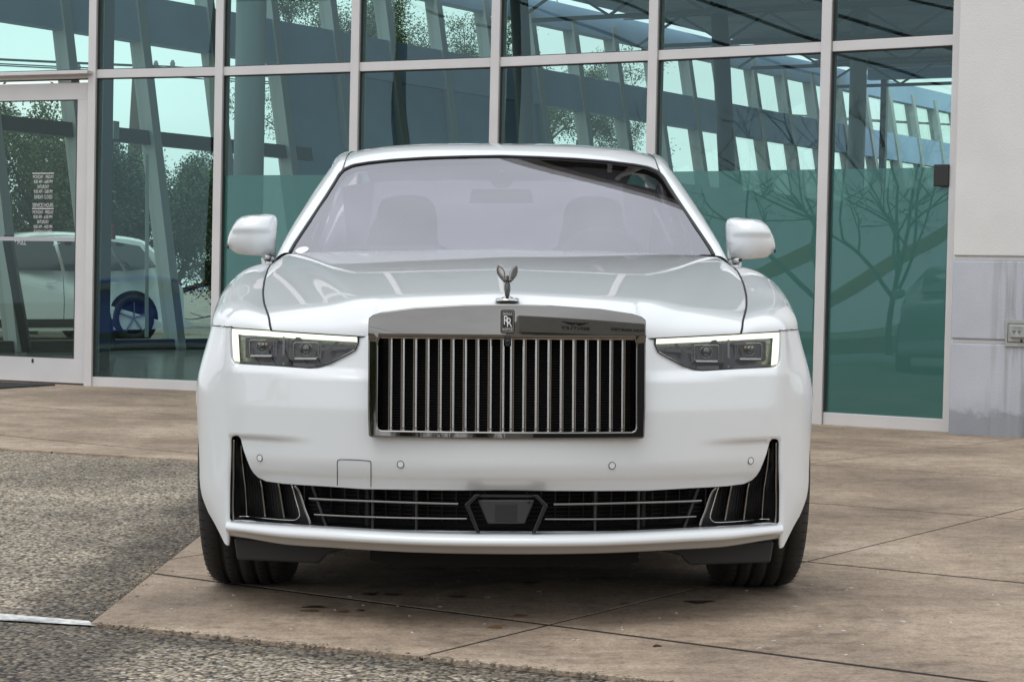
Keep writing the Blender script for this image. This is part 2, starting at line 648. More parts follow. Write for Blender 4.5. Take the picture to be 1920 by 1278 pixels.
# tar worked along the concrete edges, breaking up in patches
sp_ = nt.nodes.new('ShaderNodeSeparateXYZ'); nt.links.new(tcn, sp_.inputs[0])
n9 = N_(nt, 'ShaderNodeTexNoise', Scale=3.0, Detail=6.0); nt.links.new(tcn, n9.inputs['Vector'])
def mth(op, a_, b_):
    q_ = nt.nodes.new('ShaderNodeMath'); q_.operation = op
    for k_, v_ in enumerate((a_, b_)):
        if isinstance(v_, (int, float)): q_.inputs[k_].default_value = v_
        else: nt.links.new(v_, q_.inputs[k_])
    return q_.outputs[0]
dl = mth('ABSOLUTE', mth('ADD', sp_.outputs[0], 1.20), 0.0)                                        # distance to the left edge
df = mth('ABSOLUTE', mth('ADD', mth('ADD', sp_.outputs[1], mth('MULTIPLY', sp_.outputs[0], 0.484)), -4.72), 0.0)   # to the front edge
dd_ = mth('MINIMUM', mth('MULTIPLY', dl, 1.0), mth('MULTIPLY', df, 2.6))
dd_ = mth('ADD', dd_, mth('MULTIPLY', n9.outputs[0], -0.34))
c3 = mixc(nt, c3, ramp(nt, dd_, [(0.0, (0.50, 0.49, 0.49)), (0.12, (1, 1, 1))]), 1.0)
nt.links.new(c3, bs.inputs['Base Color'])
bs.inputs['Roughness'].default_value = 0.85
bp = N_(nt, 'ShaderNodeBump', Strength=0.9, Distance=0.006)
bp.invert = True
nt.links.new(vo.outputs['Distance'], bp.inputs['Height'])
nt.links.new(bp.outputs[0], bs.inputs['Normal'])

# broom-finished tan concrete with stains, tyre scuffs and fine grit
m, nt, bs = node_mat('concrete')
geo = nt.nodes.new('ShaderNodeNewGeometry').outputs['Position']
n1 = N_(nt, 'ShaderNodeTexNoise', Scale=0.8, Detail=8.0, Roughness=0.62)
nt.links.new(geo, n1.inputs['Vector'])
c = ramp(nt, n1.outputs[0], [(0.30, (0.205, 0.157, 0.118)), (0.44, (0.315, 0.243, 0.180)), (0.56, (0.42, 0.328, 0.243)), (0.70, (0.52, 0.43, 0.345))])
mp_ = nt.nodes.new('ShaderNodeMapping')
mp_.inputs['Rotation'].default_value = (0, 0, R(-10))
mp_.inputs['Scale'].default_value = (2.2, 9.0, 1)
nt.links.new(geo, mp_.inputs[0])
n2 = N_(nt, 'ShaderNodeTexNoise', Scale=1.6, Detail=6.0, Roughness=0.7)
nt.links.new(mp_.outputs[0], n2.inputs['Vector'])
c = mixc(nt, c, ramp(nt, n2.outputs[0], [(0.30, (0.66, 0.65, 0.64)), (0.45, (0.95, 0.95, 0.95)), (0.62, (1.06, 1.05, 1.04))]), 1.0)
n3 = N_(nt, 'ShaderNodeTexNoise', Scale=85.0, Detail=4.0, Roughness=0.8)
nt.links.new(geo, n3.inputs['Vector'])
c = mixc(nt, c, ramp(nt, n3.outputs[0], [(0.30, (0.55, 0.54, 0.53)), (0.5, (1, 1, 1)), (0.70, (1.30, 1.28, 1.26))]), 1.0)
n4 = N_(nt, 'ShaderNodeTexNoise', Scale=5.5, Detail=8.0, Roughness=0.8)
nt.links.new(geo, n4.inputs['Vector'])
n10 = N_(nt, 'ShaderNodeTexNoise', Scale=24.0, Detail=5.0, Roughness=0.7)
nt.links.new(geo, n10.inputs['Vector'])
c = mixc(nt, c, ramp(nt, n10.outputs[0], [(0.32, (0.66, 0.65, 0.64)), (0.46, (0.96, 0.96, 0.96)), (0.60, (1.08, 1.08, 1.08)), (0.72, (1.20, 1.19, 1.18))]), 1.0)
c = mixc(nt, c, ramp(nt, n4.outputs[0], [(0.30, (0.55, 0.50, 0.47)), (0.42, (0.88, 0.87, 0.87)), (0.52, (1, 1, 1)), (0.66, (1.10, 1.10, 1.12))]), 1.0)
# curved tyre scuffs: rings about a point beside the right front wheel
sx = nt.nodes.new('ShaderNodeVectorMath'); sx.operation = 'DISTANCE'
nt.links.new(geo, sx.inputs[0]); sx.inputs[1].default_value = (0.30, 5.62, 0.0)
n5 = N_(nt, 'ShaderNodeTexNoise', Scale=2.2, Detail=4.0)
nt.links.new(geo, n5.inputs['Vector'])
mr = nt.nodes.new('ShaderNodeMath'); mr.operation = 'ADD'
nt.links.new(sx.outputs['Value'], mr.inputs[0])
ms_ = nt.nodes.new('ShaderNodeMath'); ms_.operation = 'MULTIPLY'; ms_.inputs[1].default_value = 0.05
nt.links.new(n5.outputs[0], ms_.inputs[0]); nt.links.new(ms_.outputs[0], mr.inputs[1])
rg = ramp(nt, mr.outputs[0], [(0.60, (1, 1, 1)), (0.64, (0.74, 0.73, 0.72)), (0.70, (0.88, 0.88, 0.88)), (0.735, (0.70, 0.69, 0.68)), (0.80, (0.9, 0.9, 0.9)), (0.84, (0.78, 0.77, 0.77)), (0.90, (1, 1, 1))])
fac = ramp(nt, n5.outputs[0], [(0.34, (0, 0, 0)), (0.5, (1, 1, 1))])
c = mixc(nt, c, rg, fac)
nt.links.new(c, bs.inputs['Base Color'])
bs.inputs['Roughness'].default_value = 0.72
n6 = N_(nt, 'ShaderNodeTexNoise', Scale=240.0, Detail=3.0)
nt.links.new(geo, n6.inputs['Vector'])
bp = N_(nt, 'ShaderNodeBump', Strength=0.35, Distance=0.002)
nt.links.new(n6.outputs[0], bp.inputs['Height'])
bp2 = N_(nt, 'ShaderNodeBump', Strength=0.25, Distance=0.006)
nt.links.new(n2.outputs[0], bp2.inputs['Height'])
nt.links.new(bp.outputs[0], bp2.inputs['Normal'])
nt.links.new(bp2.outputs[0], bs.inputs['Normal'])

# stucco of the wall: pale above, blue-grey dado below (colour blocks are paint), grime and water stains
m, nt, bs = node_mat('stucco')
tcn = nt.nodes.new('ShaderNodeTexCoord').outputs['Object']
n1 = N_(nt, 'ShaderNodeTexNoise', Scale=90.0, Detail=5.0)
nt.links.new(tcn, n1.inputs['Vector'])
n2 = N_(nt, 'ShaderNodeTexNoise', Scale=2.5, Detail=5.0)
nt.links.new(tcn, n2.inputs['Vector'])
c = ramp(nt, n2.outputs[0], [(0.3, (0.70, 0.69, 0.675)), (0.7, (0.75, 0.74, 0.725))])
nt.links.new(c, bs.inputs['Base Color'])
bs.inputs['Roughness'].default_value = 0.85
bp = N_(nt, 'ShaderNodeBump', Strength=0.5, Distance=0.004)
nt.links.new(n1.outputs[0], bp.inputs['Height'])
nt.links.new(bp.outputs[0], bs.inputs['Normal'])
m2 = m.copy(); m2.name = 'stucco_blue'; MAT['stucco_blue'] = m2
nt = m2.node_tree
bs = nt.nodes['Principled BSDF']
tcn = [n for n in nt.nodes if n.type == 'TEX_COORD'][0].outputs['Object']
spx = nt.nodes.new('ShaderNodeSeparateXYZ'); nt.links.new(tcn, spx.inputs[0])
base_c = ramp(nt, [n for n in nt.nodes if n.type == 'TEX_NOISE'][1].outputs[0], [(0.3, (0.47, 0.49, 0.545)), (0.7, (0.53, 0.55, 0.60))])
mp_ = nt.nodes.new('ShaderNodeMapping'); mp_.inputs['Scale'].default_value = (16, 1, 1.2)
nt.links.new(tcn, mp_.inputs[0])
n7 = N_(nt, 'ShaderNodeTexNoise', Scale=1.0, Detail=5.0); nt.links.new(mp_.outputs[0], n7.inputs['Vector'])
stn = ramp(nt, n7.outputs[0], [(0.36, (0.66, 0.66, 0.62)), (0.48, (0.96, 0.96, 0.96)), (0.60, (1, 1, 1)), (0.70, (1.14, 1.13, 1.06))])
xg = nt.nodes.new('ShaderNodeMapRange'); xg.inputs[1].default_value, xg.inputs[2].default_value = 3.80, 4.05
nt.links.new(spx.outputs[0], xg.inputs[0])
c = mixc(nt, base_c, stn, xg.outputs[0])
n8 = N_(nt, 'ShaderNodeTexNoise', Scale=9.0, Detail=5.0); nt.links.new(tcn, n8.inputs['Vector'])
zg_ = nt.nodes.new('ShaderNodeMath'); zg_.operation = 'MULTIPLY_ADD'; zg_.inputs[1].default_value = -0.26; zg_.inputs[2].default_value = 0.0
nt.links.new(n8.outputs[0], zg_.inputs[0])
za = nt.nodes.new('ShaderNodeMath'); za.operation = 'ADD'
nt.links.new(spx.outputs[2], za.inputs[0]); nt.links.new(zg_.outputs[0], za.inputs[1])
dirt = ramp(nt, za.outputs[0], [(0.0, (0.66, 0.66, 0.65)), (0.05, (0.94, 0.94, 0.94)), (0.12, (1, 1, 1))])
c = mixc(nt, c, dirt, 1.0)
nt.links.new(c, bs.inputs['Base Color'])

# ---- building frame
BYAW, BTILT = R(-27.5), R(0.8)
B_O = Vector((0, 15.35, -0.009))
B_M = Matrix.Rotation(BTILT, 3, 'Y') @ Matrix.Rotation(BYAW, 3, 'Z')
def to_b(x, y):
    v = B_M.transposed() @ (Vector((x, y, 0)) - B_O)
    return v.x, v.y
def zg(x, y):
    """lie of the paving: flat under the car, falling gently to the right along the building"""
    return float(ss(9.0, 13.0, y)) * (-0.015 * min(max(x, -14), 14) - 0.009)

# asphalt sheet reaching the horizon
xs_ = np.concatenate([[-600, -250, -100, -50, -30], np.linspace(-20, 20, 81), [30, 50, 100, 250, 600]])
ys_ = np.concatenate([[-600, -250, -100, -50, -20], np.linspace(-10, 50, 121), [70, 100, 250, 600]])
V, F = [], []
for y in ys_:
    for x in xs_:
        s_, t_ = to_b(x, y)
        V.append((x, y, zg(x, y) - 0.012 - (0.10 if t_ > -0.45 and y > 8 else 0)))
k = len(xs_)
F = [(j * k + i, j * k + i + 1, (j + 1) * k + i + 1, (j + 1) * k + i) for j in range(len(ys_) - 1) for i in range(k - 1)]
asph = mesh_obj('asphalt_ground', V, F, 'asphalt')
tag(asph, 'coarse grey and tan aggregate asphalt of the car park', None, kind='structure')

# concrete paving in slabs
pave = empty('concrete_pavement')
tag(pave, 'tan concrete paving slabs under the white car, up to the glass front', None, kind='structure')
FRONT = lambda x: 5.33 - 0.484 * (x + 1.15)
ASPH1 = lambda x: 10.33 - 0.43 * (x + 1.71)
def clip(poly, fn):
    out = []
    n = len(poly)
    for i in range(n):
        a, b = poly[i], poly[(i + 1) % n]
        fa, fb = fn(a), fn(b)
        if fa >= 0: out.append(a)
        if (fa >= 0) != (fb >= 0):
            t = fa / (fa - fb)
            out.append((a[0] + (b[0] - a[0]) * t, a[1] + (b[1] - a[1]) * t))
    return out
g1, g2 = R(54.5), R(-35.5)
e1 = np.array([math.cos(g1), math.sin(g1)]); e2 = np.array([math.cos(g2), math.sin(g2)])
L1 = [-3.8, -2.1, -0.4, 1.2, 2.85, 4.42, 6.0, 7.68, 9.45, 11.2, 13.0, 14.8, 16.6, 18.4, 20.2]
L2 = [-3.02 + 1.76 * k for k in range(-9, 10)]
rnd = random.Random(4)
regions = [[lambda p: p[0] + 1.17, lambda p: p[1] - FRONT(p[0]), lambda p: 15.5 - to_b(*p)[1] - 15.75],
           [lambda p: -1.17 - p[0], lambda p: p[1] - ASPH1(p[0]), lambda p: -to_b(*p)[1] - 0.05]]
regions[0][2] = lambda p: -to_b(*p)[1] - 0.05
nslab = 0
for a in range(len(L1) - 1):
    for b_ in range(len(L2) - 1):
        g = 0.0055; h_ = 0.011
        cell = [e1 * (L1[a] + h_) + e2 * (L2[b_] + g), e1 * (L1[a] + h_) + e2 * (L2[b_ + 1] - g), e1 * (L1[a + 1] - h_) + e2 * (L2[b_ + 1] - g), e1 * (L1[a + 1] - h_) + e2 * (L2[b_] + g)]
        cell = [tuple(p) for p in cell]
        cx, cy = np.mean(cell, 0)
        if abs(cx) > 11 or cy > 21 or cy < -2: continue
        for rg_ in regions:
            P = cell
            for fn in rg_:
                P = clip(P, fn)
                if len(P) < 3: break
            if len(P) < 3: continue
            A_ = 0.5 * abs(sum(P[i][0] * P[(i + 1) % len(P)][1] - P[(i + 1) % len(P)][0] * P[i][1] for i in range(len(P))))
            if A_ < 0.02: continue
            P = [tuple(p) for p in densify(P, 0.45)]
            dz = rnd.uniform(-0.0006, 0.0006)
            n = len(P)
            c_ = np.mean(P, 0)
            # chamfered edge: outline slightly lower than the field
            V = [(p[0], p[1], zg(*p) - 0.030) for p in P] + [(p[0], p[1], zg(*p) - 0.0010 + dz) for p in P]
            q = [tuple(c_ + (np.array(p) - c_) * (1 - 0.006 / max(0.05, np.linalg.norm(np.array(p) - c_)))) for p in P]
            V += [(p[0], p[1], zg(*p) + dz) for p in q] + [(c_[0], c_[1], zg(*c_) + dz)]
            F = [(i, (i + 1) % n, n + (i + 1) % n, n + i) for i in range(n)] + [(n + i, n + (i + 1) % n, 2 * n + (i + 1) % n, 2 * n + i) for i in range(n)]
            F += [(2 * n + i, 2 * n + (i + 1) % n, 3 * n) for i in range(n)]
            mesh_obj('concrete_slab', V, F, 'concrete', pave, smooth=False)
            nslab += 1
# dark joint bed under the slabs
for pts in ([(-1.172, FRONT(-1.172) + .002), (10.5, FRONT(10.5)), (10.5, 9.6), (4.2, 12.6), (-1.172, 15.4)], [(-1.165, ASPH1(-1.165)), (-1.165, 15.5), (-9, 19.6), (-9, ASPH1(-9))]):
    P = densify(pts, 0.5)
    v, f, _ = cdt(pts, [], 0.6)
    mesh_obj('joint_bed', [(p[0], p[1], zg(*p) - 0.0018) for p in v], f, 'joint', pave)
# bits of broken edge along the asphalt: loose aggregate
b = MB()
for k_ in range(620):
    if k_ % 3 == 0:
        y = rnd.uniform(5.4, 9.6); x = -1.17 + rnd.gauss(0, 0.022)
    else:
        x = rnd.uniform(-1.15, 1.4); y = FRONT(x) + rnd.gauss(-0.004, 0.018)
    s_ = rnd.uniform(0.003, 0.009)
    b.box((x, y, s_ * 0.25 - 0.003), (s_ * rnd.uniform(0.8, 1.5), s_, s_ * 0.8), Matrix.Rotation(rnd.uniform(0, 3), 3, 'Z') @ Matrix.Rotation(rnd.uniform(-.5, .5), 3, 'X'))
mat('pebble', (0.30, 0.25, 0.19), 0.9, vary=(60, 0.6))
gr_ = b.build('loose_grit', 'pebble')
tag(gr_, 'loose stone grit along the edge of the concrete', None, kind='stuff')
# litter of pale flecks on the concrete
b = MB()
for k_ in range(150):
    x, y = rnd.uniform(-1.05, 2.2), rnd.uniform(4.9, 7.2)
    if y < FRONT(x) + 0.05: continue
    s_ = rnd.uniform(0.002, 0.006)
    b.box((x, y, 0.001), (s_ * rnd.uniform(1, 3), s_, 0.0015), Matrix.Rotation(rnd.uniform(0, 3), 3, 'Z'))
tag(b.build('pale_flecks', 'white_line'), 'pale flecks of debris scattered on the concrete', None, kind='stuff')
# oil and rust spots on the slab: thin stains
mat('oil_stain', (0.055, 0.042, 0.03), 0.35)
mat('rust_stain', (0.16, 0.085, 0.035), 0.7)
for (u, v, du, dv, m_) in ((695, 1113, 14, 3, 'oil_stain'), (738, 1114, 20, 2, 'oil_stain'), (858, 1118, 17, 2.4, 'oil_stain'), (975, 1153.5, 13, 2.6, 'rust_stain'), (929, 1175, 13, 2.8, 'rust_stain'), (590, 1137, 22, 2.2, 'oil_stain'), (583, 1144, 18, 2, 'rust_stain'), (645, 1146, 10, 2, 'rust_stain'), (677, 1143.5, 8, 1.6, 'oil_stain'), (990, 1091, 24, 1.8, 'oil_stain'), (1232, 1210, 8, 2, 'oil_stain'), (1170, 1131, 9, 1.5, 'oil_stain'), (1310, 1128, 26, 3, 'oil_stain')):
    P = []
    for q in np.linspace(0, 2 * math.pi, 18, endpoint=False):
        w_ = 1 + 0.25 * math.sin(3 * q + u)
        p = on_ground(u + du * math.cos(q) * w_, v + dv * math.sin(q) * w_)
        P.append((p[0], p[1], 0.0012))
    mesh_obj('stain', P, [tuple(range(18))], m_, pave, smooth=False)
# painted bay line
wl_ = [(-1.16, 5.335), (-1.16, 5.395), (-2.2, 5.74), (-4.5, 6.52), (-9, 8.05), (-9, 7.98), (-4.5, 6.44), (-2.2, 5.66)]
wl_ = [(-1.155, 5.325), (-1.19, 5.40), (-1.6, 5.565), (-2.5, 5.90), (-5, 6.82), (-9, 8.29), (-9, 8.17), (-5, 6.70), (-2.5, 5.78), (-1.6, 5.445)]
v, f, _ = cdt(wl_, [], 0.25)
mesh_obj('painted_line', [(p[0], p[1], zg(*p) - 0.0065) for p in v], f, 'white_line', asph)

# ================================================================== dealership building
bld = empty('glass_showroom')
bld.matrix_world = Matrix.Translation(B_O) @ B_M.to_4x4()
tag(bld, 'glass fronted showroom with pale aluminium frames and white stucco wall', 'building')
MS = [(-8.2, -0.62), (-6.85, -0.50), (-5.40, -0.36), (-4.12, -0.25), (-2.87, -0.08), (-1.54, 0.0), (-0.24, 0.05), (1.15, 0.03), (2.57, -0.06), (3.57, -0.16)]
HR, TOPZ = 2.80, 6.15
W_M = 0.078
def fpt(i, z, off=0.0):
    return Vector((MS[i][0], MS[i][1] + off, z))
for i in range(len(MS)):
    a = MS[max(i - 1, 0)]; c = MS[min(i + 1, len(MS) - 1)]
    d = Vector((c[0] - a[0], c[1] - a[1], 0)).normalized()
    M = Matrix((d, Vector((-d.y, d.x, 0)), Vector((0, 0, 1)))).transposed()
    z0 = -0.12
    mu = MB().box((MS[i][0], MS[i][1] + 0.055, (z0 + TOPZ) / 2), (W_M, 0.13, TOPZ - z0), M).build('mullion', 'alu', bld, bevel=0.004)
    # dark gasket beside the cover strip
    MB().box((MS[i][0], MS[i][1] + 0.030, (0.09 + TOPZ) / 2), (W_M + 0.016, 0.03, TOPZ - 0.09), M).build('gasket', 'alu_dark', mu)
def rail(i, z0, z1, name, off=0.012, deep=0.11, x0=0, x1=0, m_='alu'):
    a, c = Vector((*MS[i], 0)), Vector((*MS[i + 1], 0))
    d = (c - a).normalized()
    a2, c2 = a + d * (W_M / 2 - 0.001 + x0), c - d * (W_M / 2 - 0.001 + x1)
    nrm = Vector((-d.y, d.x, 0))
    mid = (a2 + c2) / 2 + nrm * (off + deep / 2) + Vector((0, 0, (z0 + z1) / 2))
    M = Matrix((d, nrm, Vector((0, 0, 1)))).transposed()
    return MB().box(mid, ((c2 - a2).length, deep, z1 - z0), M).build(name, m_, bld, bevel=0.003 if m_ == 'alu' else 0)
DOOR = 2
for i in range(len(MS) - 1):
    rail(i, HR - 0.075, HR, 'transom_rail')
    rail(i, HR - 0.083, HR + 0.008, 'transom_gasket', 0.028, 0.03, m_='alu_dark')
    rail(i, TOPZ - 0.08, TOPZ, 'head_rail')
    rail(i, 4.42, 4.50, 'upper_rail')
    a, c = Vector((*MS[i], 0)), Vector((*MS[i + 1], 0))
    d = (c - a).normalized(); nrm = Vector((-d.y, d.x, 0))
    def pane(z0, z1, name, m_, off=0.050, th=0.012, inset=0.0, par=bld):
        a2, c2 = a + d * (W_M / 2 + inset), c - d * (W_M / 2 + inset)
        M = Matrix((d, nrm, Vector((0, 0, 1)))).transposed()
        p0, p1 = a2 + nrm * off, c2 + nrm * off
        V = [(p0.x, p0.y, z0), (p1.x, p1.y, z0), (p1.x, p1.y, z1), (p0.x, p0.y, z1)]
        return mesh_obj(name, V, [(0, 1, 2, 3)], m_, par, smooth=False)
    pane(HR, 4.42, 'upper_glass', 'facade_glass')
    pane(4.50, TOPZ - 0.08, 'upper_glass', 'facade_glass')
    if i != DOOR:
        g0 = rail(i, -0.10, 0.085, 'sill_rail', 0.012)
        pane(0.085, HR - 0.075, 'glass_pane', 'facade_glass')
    if i > DOOR + 1:
        pane(0.085, 1.87, 'frosted_film', 'film', 0.060)
# roof edge above
# deep eave: dark soffit on open steel brackets, pale gutter edge
MB().box((-1.0, 0.55, TOPZ + 0.32), (20.0, 2.9, 0.16)).build('eave_deck', 'fin_dark', bld)
MB().box((-1.0, -0.952, TOPZ + 0.29), (20.0, 0.10, 0.10)).build('gutter', 'fin_paint', bld, bevel=0.01)
for x in np.arange(-10.4, 9.0, 1.36):
    b = MB().bar((x, -0.86, TOPZ + 0.20), (x, 0.3, TOPZ + 0.20), 0.06, 0.07).bar((x, -0.84, TOPZ + 0.17), (x + 0.55, -0.1, TOPZ - 0.25), 0.045, 0.045).bar((x + 1.2, -0.8, TOPZ + 0.17), (x + 0.60, -0.1, TOPZ - 0.25), 0.045, 0.045)
    b.build('eave_bracket', 'fin_paint', bld)

# ---- door leaf
a, c = Vector((*MS[DOOR], 0)), Vector((*MS[DOOR + 1], 0))
d = (c - a).normalized(); nrm = Vector((-d.y, d.x, 0))
DM = Matrix((d, nrm, Vector((0, 0, 1)))).transposed().to_4x4()
door = empty('entrance_door'); door.parent = bld
door.matrix_local = Matrix.Translation(a + d * 0.055 + nrm * 0.03) @ DM
DW, DH = (c - a).length - 0.11, 2.69
MB().box((DW / 2, 0.02, 0.13), (DW, 0.05, 0.22)).build('bottom_rail', 'alu', door, bevel=0.003)
MB().box((DW / 2, 0.02, DH - 0.075), (DW, 0.05, 0.15)).build('top_rail', 'alu', door, bevel=0.003)
for x in (0.055, DW - 0.055):
    MB().box((x, 0.02, (0.24 + DH - 0.15) / 2), (0.11, 0.0496, DH - 0.15 - 0.24)).build('stile', 'alu', door, bevel=0.003)
mesh_obj('door_glass', [(0.11, 0.02, 0.24), (DW - 0.11, 0.02, 0.24), (DW - 0.11, 0.02, DH - 0.15), (0.11, 0.02, DH - 0.15)], [(0, 1, 2, 3)], 'door_glass', door, smooth=False)
for (x0, x1, z0, z1) in ((0.108, 0.116, 0.24, DH - 0.15), (DW - 0.116, DW - 0.108, 0.24, DH - 0.15), (0.11, DW - 0.11, 0.238, 0.246), (0.11, DW - 0.11, DH - 0.156, DH - 0.148)):
    MB().box(((x0 + x1) / 2, 0.005, (z0 + z1) / 2), (x1 - x0, 0.022, z1 - z0)).build('glazing_bead', 'alu_dark', door)
b = MB().tube([(0.03, 0.0, 1.36), (0.03, -0.05, 1.36), (0.03, -0.055, 1.34), (0.03, -0.055, 1.07), (0.03, -0.05, 1.05), (0.03, 0.0, 1.05)], 0.011, 8)
b.build('pull_handle', 'alloy', door)
MB().box((DW * 0.5, 0.03, 1.30), (DW - 0.22, 0.03, 0.035)).build('push_bar', 'alloy', door)
MB().lathe([(-0.012, 0.0), (-0.012, 0.02), (0.0, 0.02)], (0.03, 0.0, 0.92), 16, 'y').build('door_lock', 'satin_black', door)
MB().box((DW * 0.53, -0.006, 0.205), (0.022, 0.004, 0.036)).build('bottom_plate', 'satin_black', door)
mat('lettering', (0.75, 0.76, 0.75), 0.6)
def door_text(body, u, v, hpx, wpx):
    """lettering centred on a photo pixel of the door glass"""
    p = Vector(at_depth(u, v, 17.3))
    q = (bld.matrix_world @ door.matrix_local).inverted() @ p
    o = (bld.matrix_world @ door.matrix_local).inverted() @ Vector((0, 0, CAM_H))
    k = (0.012 - o.y) / (q.y - o.y)
    q = o + (q - o) * k
    V, F = text_mesh(body, 1.0, 0.0, 1.0)
    xs = [p_[0] for p_ in V]; zs = [p_[1] for p_ in V]
    sz = hpx / 208.0 / (max(zs) - min(zs)); sx = wpx / 183.0 / (max(xs) - min(xs))
    return [(q.x + p_[0] * sx, 0.012, q.z + (p_[1] - (max(zs) + min(zs)) / 2) * sz) for p_ in V], F
rows = [('SALES HOURS', 81, 318, 8.5, 36), ('MONDAY - FRIDAY', 81, 331.5, 6.5, 41), ('9:00 AM - 6:00 PM', 81, 340.5, 6.5, 37), ('SATURDAY', 81, 350, 6.5, 23), ('9:00 AM - 5:00 PM', 81, 359, 6.5, 37), ('SUNDAY CLOSED', 81, 369, 7, 36),
        ('SERVICES HOURS', 80.5, 384.5, 7.5, 41), ('MONDAY - FRIDAY', 80.5, 397.5, 6.5, 41), ('8:00 AM - 6:00 PM', 80.5, 406.5, 6.5, 37), ('SATURDAY', 80.5, 415.8, 6.5, 23), ('9:00 AM - 4:00 PM', 80.5, 425, 6.5, 37), ('SUNDAY CLOSED', 80.5, 434.5, 7, 36), ('PULL', 41, 454.5, 8.5, 17)]
for (body, u, v, hp, wp) in rows:
    V, F = door_text(body, u, v, hp, wp)
    mesh_obj('lettering', V, F, 'lettering', door, smooth=False)
for (u, v) in ((81, 325), (80.5, 391)):
    V, F = door_text('-', u, v, 1.6, 43)
    mesh_obj('lettering_rule', V, F, 'lettering', door, smooth=False)
# drip cap over the door
MB().box((-4.78, -0.345, HR - 0.03), (1.36, 0.10, 0.03), Matrix.Rotation(math.atan2(0.11, 1.28), 3, 'Z')).build('drip_cap', 'alu', bld, bevel=0.004)

# ---- stucco wall at the right
wall = empty('stucco_wall'); wall.parent = bld
WX0, WX1, WY0, WY1 = 3.612, 9.6, -0.33, 0.40
groove = [(0.635, 0.660), (1.205, 1.232)]
zcut = [-0.16, 0.635, 0.660, 1.205, 1.232, TOPZ]
WROT = Matrix.Rotation(R(-4), 4, 'Z')
def wall_block(z0, z1, y_in, m_, name):
    o = MB().box(((WX0 + WX1) / 2 + (y_in * 0.0), (WY0 + y_in + WY1) / 2, (z0 + z1) / 2), (WX1 - WX0, WY1 - WY0 - y_in, z1 - z0)).build(name, m_, wall, bevel=0.008)
    return o
wall_block(-0.16, 0.632, 0.0, 'stucco_blue', 'dado_block')
wall_block(0.632, 0.664, 0.022, 'stucco', 'groove')
wall_block(0.664, 1.205, 0.0, 'stucco_blue', 'dado_block')
wall_block(1.205, 1.24, 0.022, 'stucco', 'groove')
wall_block(1.24, TOPZ + 0.1, 0.0, 'stucco', 'upper_block')
def on_wall(u, v, y=WY0):
    o = bld.matrix_world.inverted() @ Vector((0, 0, CAM_H))
    q = bld.matrix_world.inverted() @ Vector(at_depth(u, v, 13.0))
    k = (y - o.y) / (q.y - o.y)
    q = o + (q - o) * k
    return q.x, q.z
ox, oz = on_wall(1886, 598); ox2, oz2 = on_wall(1886, 649)
oc = empty('outlet_cover')
oc.matrix_world = bld.matrix_world @ Matrix.Translation((ox, WY0 - 0.002, oz2))
tag(oc, 'grey weatherproof outlet cover on the blue-grey wall', 'outlet cover')
OW, OH = 0.24, oz - oz2
mat('cover_metal', (0.40, 0.41, 0.40), 0.5, metal=0.2, vary=(20, 0.12))
MB().box((OW / 2, -0.006, OH / 2), (OW, 0.016, OH)).build('back_plate', 'cover_metal', oc, bevel=0.003)
MB().box((OW / 2, -0.0145, OH / 2), (OW - 0.036, 0.003, OH - 0.055)).build('recess_line', 'alu_dark', oc)
MB().box((OW / 2, -0.016, OH / 2), (OW - 0.046, 0.006, OH - 0.065)).build('inner_plate', 'cover_metal', oc, bevel=0.002)
lid = MB().box((OW / 2 + 0.01, -0.03, OH * 0.56), (OW - 0.06, 0.028, OH * 0.44)).build('lid', 'cover_metal', oc, bevel=0.004)
for k_ in (-1, 1):
    x0 = 0.075 + 0.018 * k_ + 0.012
    mesh_obj('arrow_mark', [(x0 - 0.016, -0.0447, OH * 0.60), (x0 + 0.016, -0.0447, OH * 0.60), (x0, -0.0447, OH * 0.44)], [(0, 1, 2)], 'steel_grey', lid, smooth=False)
V, F = text_mesh('PATRIM', 0.020, 0.0, 0.8)
mesh_obj('lid_letters', [(p[0] + 0.092, -0.0447, p[1] + OH * 0.68) for p in V], F, 'steel_grey', lid, smooth=False)
MB().lathe([(-0.01, 0), (-0.01, 0.008), (0, 0.009)], (0.115, -0.018, OH * 0.22), 12, 'y').build('lid_lock', 'satin_black', oc)
cx_, cz_ = on_wall(1770, 328, -0.22)
cr_ = MB().box((cx_ - 0.03, -0.165, cz_), (0.11, 0.035, 0.155)).build('card_reader', 'satin_black', None, bevel=0.006)
cr_.matrix_world = bld.matrix_world.copy()
tag(cr_, 'small black card reader box at the edge of the stucco wall', 'card reader')
mt = MB().box((-0.62, -0.40, 0.012), (1.7, 0.85, 0.018)).build('door_mat', 'mat_fibre', None, bevel=0.004)
mt.matrix_world = bld.matrix_world @ Matrix.Translation((-4.55, -0.48, -0.005)) @ Matrix.Rotation(R(5), 4, 'Z')
tag(mt, 'dark ribbed door mat on the paving in front of the glass door', 'door mat')

